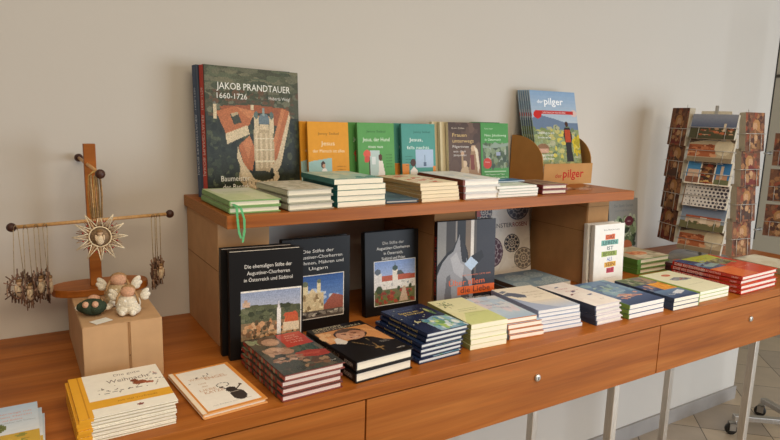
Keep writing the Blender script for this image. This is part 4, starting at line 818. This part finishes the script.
# ------------------------------------------------------------------ postcard racks
def card_art(kind, seed):
    seed = int(seed)
    r = np.random.RandomState(seed)
    if kind == 'town':
        A = Canvas(60, 40, '6a6c80'); A.grad(0, .45, 1, 1, '55607c', '9096a4').rect(0, 0, 1, .42, '4c4a34').blobs(.2, .15, .95, .42, ['a8583a', 'b86a44', 'c8a080', '5a5238', '8a4a34'], 40, .02, .06, .8).rect(.74, .3, .78, .62, 'd8c8b0')
    elif kind == 'orange':
        A = Canvas(60, 40, 'b8a88c'); A.rect(0, .2, .62, .7, 'a8603c').blobs(.0, .25, .6, .68, ['c07850', '8a4a30', 'd09870'], 24, .03, .08).poly([(0, 1), (1, 1), (1, .8), (.5, .95), (0, .75)], '5c4c40').ell(.78, .62, .2, .34, 'd8ccb0').rect(0, 0, 1, .18, '8c7c64')
    elif kind == 'three':
        A = Canvas(66, 40, 'e8e0d0'); A.rect(.02, .04, .32, .96, '4a8cc0').rect(.05, .05, .30, .60, 'd8b8a0').rect(.02, .04, .32, .3, '8a5c48').rect(.35, .04, .64, .96, '6c4430').blobs(.37, .08, .62, .92, ['a87848', 'd0a868', '8a3c28', '3c2c24'], 30, .03, .07).rect(.67, .04, .98, .96, '3c7cb4').rect(.70, .1, .94, .42, 'c09070').rect(.78, .3, .83, .8, 'd8c0a8').rect(.67, .04, .98, .25, '6a7050')
    elif kind == 'dots':
        A = Canvas(80, 52, 'd8d4d0')
        for i in range(11):
            for j in range(7): A.ell(.06+i*.088+(j % 2)*.03, .08+j*.14, .012+.0026*i, (.02+.004*i)*1.0, '3a3644')
        A.rect(0, 0, .03, 1, '8a6a48')
    elif kind == 'monastery':
        A = Canvas(60, 40, '7d8ca4'); A.grad(0, .3, 1, 1, '8f9cac', '6c80a4').rect(0, 0, 1, .3, '6a6848').rect(.12, .24, .92, .44, 'd0bca4').rect(.12, .42, .92, .54, 'a8583c').blobs(.12, .2, .9, .3, ['5a5c3c', 'b89c80'], 12, .03, .06).rect(.45, .25, .60, .50, 'e0d0bc')
    else:
        A = Canvas(44, 60, '6b4630'); A.rng = r; A.blobs(0, 0, 1, 1, ['7c5238', '5a3828', '946640', '84442c', '4a2c20'], 70, .04, .10).ell(.4+.2*r.rand(), .66, .20, .16, 'a07444').ell(.5, .64, .11, .10, 'b08864').poly([(.18, .05), (.3, .5), (.5, .58), (.7, .5), (.82, .05)], ['6a2c24', '48362c', '74502f'][seed % 3]).blobs(.25, .1, .75, .5, ['8a5c3c', 'a07850', '4c3024'], 16, .04, .09).ell(.55, .34, .09, .08, 'b08a64').noise(0, 0, 1, 1, .3)
    return A
def rack_column(x, y, az, tiers, wd, hg, tilt, zt, step, arts, rack, nm, labels, thick=.012, back=True, label_rack=''):
    """pockets of postcards; az = outward direction"""
    n = Vector((math.cos(R(az)), math.sin(R(az)), 0)); wires = MB()
    for k in range(tiers):
        z = zt-hg-k*step
        o = MB()
        o.box(-wd/2, wd/2, 0, thick, 0, hg, 'b8ae9a')
        o.art(card_art(arts[k], 10+k+int(az)), (-wd/2+.0001, -.0002, 0), (wd-.0002, 0, 0), (0, 0, hg))
        b = o.build('postcard_pack', MATTE)
        b.location = (x, y, z); b.rotation_euler = (R(-tilt), 0, R(az+90))
        tag(b, labels[k], 'postcards', nm)
        M = Matrix.Translation((x, y, z)) @ Matrix.Rotation(R(az+90), 4, 'Z') @ Matrix.Rotation(R(-tilt), 4, 'X')
        e = .004
        q = hg*.45
        wires.tube([(-wd/2-e, thick+.003, q), (-wd/2-e, -.003, q), (wd/2+e, -.003, q), (wd/2+e, thick+.003, q)], .0011, 'b8b4ac', 6, M)
        for sx in (-wd*.3, wd*.3): wires.tube([(sx, -.003, q), (sx, -.003, -.003), (sx, thick+.003, -.003)], .0010, 'b8b4ac', 6, M)
        wires.tube([(0, thick+.002, -.003), (0, thick+.002, hg*1.1)], .0010, 'b8b4ac', 6, M)
        wires.tube([(-wd/2-e, thick+.003, q), (wd/2+e, thick+.003, q)], .0010, 'b8b4ac', 6, M)
        wires.tube([(-wd*.3, thick+.003, -.003), (wd*.3, thick+.003, -.003)], .0010, 'b8b4ac', 6, M)
        p0 = M @ Vector((0, thick+.003, q)); wires.tube([p0, (rack.location.x, rack.location.y, p0.z)], .0012, 'b8b4ac', 6)
    lc = wires.build('wire_pockets', SOFTM, rack); lc.location = tuple(-v for v in rack.location)
    return lc
RX, RYY = 2.190, 1.290
rk = tag(empty('postcard_rack', (RX, RYY, T0)), 'wire postcard spinner standing on the counter before the wall', 'postcard rack')
MB().lathe([(.105, 0), (.105, .008), (.095, .014), (.018, .016)], (0, 0, .0004), '6f6b64', 32).build('base', SOFTM, rk)
MB().tube([(0, 0, .012), (0, 0, .565)], .006, 'b0aca4', 12).build('pole', SOFTM, rk)
MB().box(-.055, .055, -.0015, .0015, .50, .545, 'e6ddc8', Matrix.Rotation(R(93), 4, 'Z')).build('header_card', MATTE, rk)
row = ['top', 'second', 'third', 'fourth', 'fifth', 'bottom']
rack_column(2.073, 1.232, 187, 6, .153, .086, 13, 1.365, .0800, ['town', 'orange', 'three', 'dots', 'monastery', 'orange'], rk, 'landscape postcards in the middle column',
    ['top pack of landscape postcards in the middle column of the counter rack', 'second pack from top in the middle column, an orange building', 'third pack in the middle column, three small pictures on each card', 'fourth pack in the middle column, rows of dark round patterns', 'fifth pack in the middle column, a red-roofed monastery', 'lowest pack of postcards in the middle column of the counter rack'])
rack_column(2.088, 1.372, 158, 4, .100, .135, 4, 1.384, .118, ['icon']*4, rk, 'icon postcards in the left column', [f'{q} pack of brown icon postcards in the counter rack\'s left column' for q in ('top', 'second', 'third', 'lowest')], thick=.022)
rack_column(2.228, 1.160, 262, 4, .098, .134, 6, 1.374, .125, ['icon']*4, rk, 'icon postcards in the right column', [f'{q} pack of saint postcards in the counter rack\'s right column' for q in ('top', 'second', 'third', 'lowest')], thick=.024)
# second rack on the floor, cut by the right picture edge
R2X, R2Y = 2.82, 1.12
r2 = tag(empty('floor_postcard_rack', (R2X, R2Y, 0)), 'floor-standing postcard rack on castors at the right picture edge', 'postcard rack')
MB().tube([(0, 0, .07), (0, 0, 1.75)], .014, 'a8a49c', 16).build('pole', METAL, r2)
for k, (ex, ey) in enumerate([(2.604, 1.299), (2.895, 1.325), (3.09, 1.10), (2.90, .87), (2.62, .93)]):
    d = Vector((ex-R2X, ey-R2Y, 0)); L_ = d.length; a = math.atan2(d.y, d.x); M = Matrix.Rotation(a, 4, 'Z')
    arm = MB().box(.01, L_, -.014, .014, .068, .092, 'bcb8b2', M).build('arm', METAL, r2, bevel=.003)
    c = MB(); c.tube([M @ Vector((L_-.012, 0, .067)), M @ Vector((L_-.012, 0, .050))], .006, 'b8b4ae', 10)
    Mc = Matrix.Translation(M @ Vector((L_-.004, 0, .0255))) @ Matrix.Rotation(a+.6*k, 4, 'Z')
    for sy in (-.013, .013): c.box(-.008, .018, sy-.0015, sy+.0015, -.004, .030, 'b0aca6', Mc)
    c.box(-.008, .018, -.0145, .0145, .026, .030, 'b0aca6', Mc)
    c.build('castor', METAL, arm)
    MB().lathe([(.014, -.009), (.024, -.008), (.0245, 0), (.024, .008), (.014, .009)], (0, 0, 0), '2c2a28', 24, Mc @ Matrix.Translation((.008, 0, 0)) @ Matrix.Rotation(R(90), 4, 'X')).build('wheel', SOFTM, arm)
cc = rack_column(2.765, 1.300, 212, 3, .110, .135, 6, 1.30, .150, ['icon', 'icon', 'icon'], r2, 'postcards in the floor rack', ['upper pack of postcards in the rack cut off by the right edge', 'middle pack of postcards in the rack cut off by the right edge', 'lower pack of postcards in the rack cut off by the right edge'])
kn = MB()
for z in (1.211, .873):
    kn.tube([(-.025, .292, z), (.075, .292, z)], .004, 'b0aca4', 8); kn.ell((.020, .292, z), .009, .009, .009, '9c988f', 12, 8)
    kn.tube([(.05, .292, z), (0, 0, z)], .004, 'b0aca4', 8)
kn.build('bracket', SOFTM, r2)
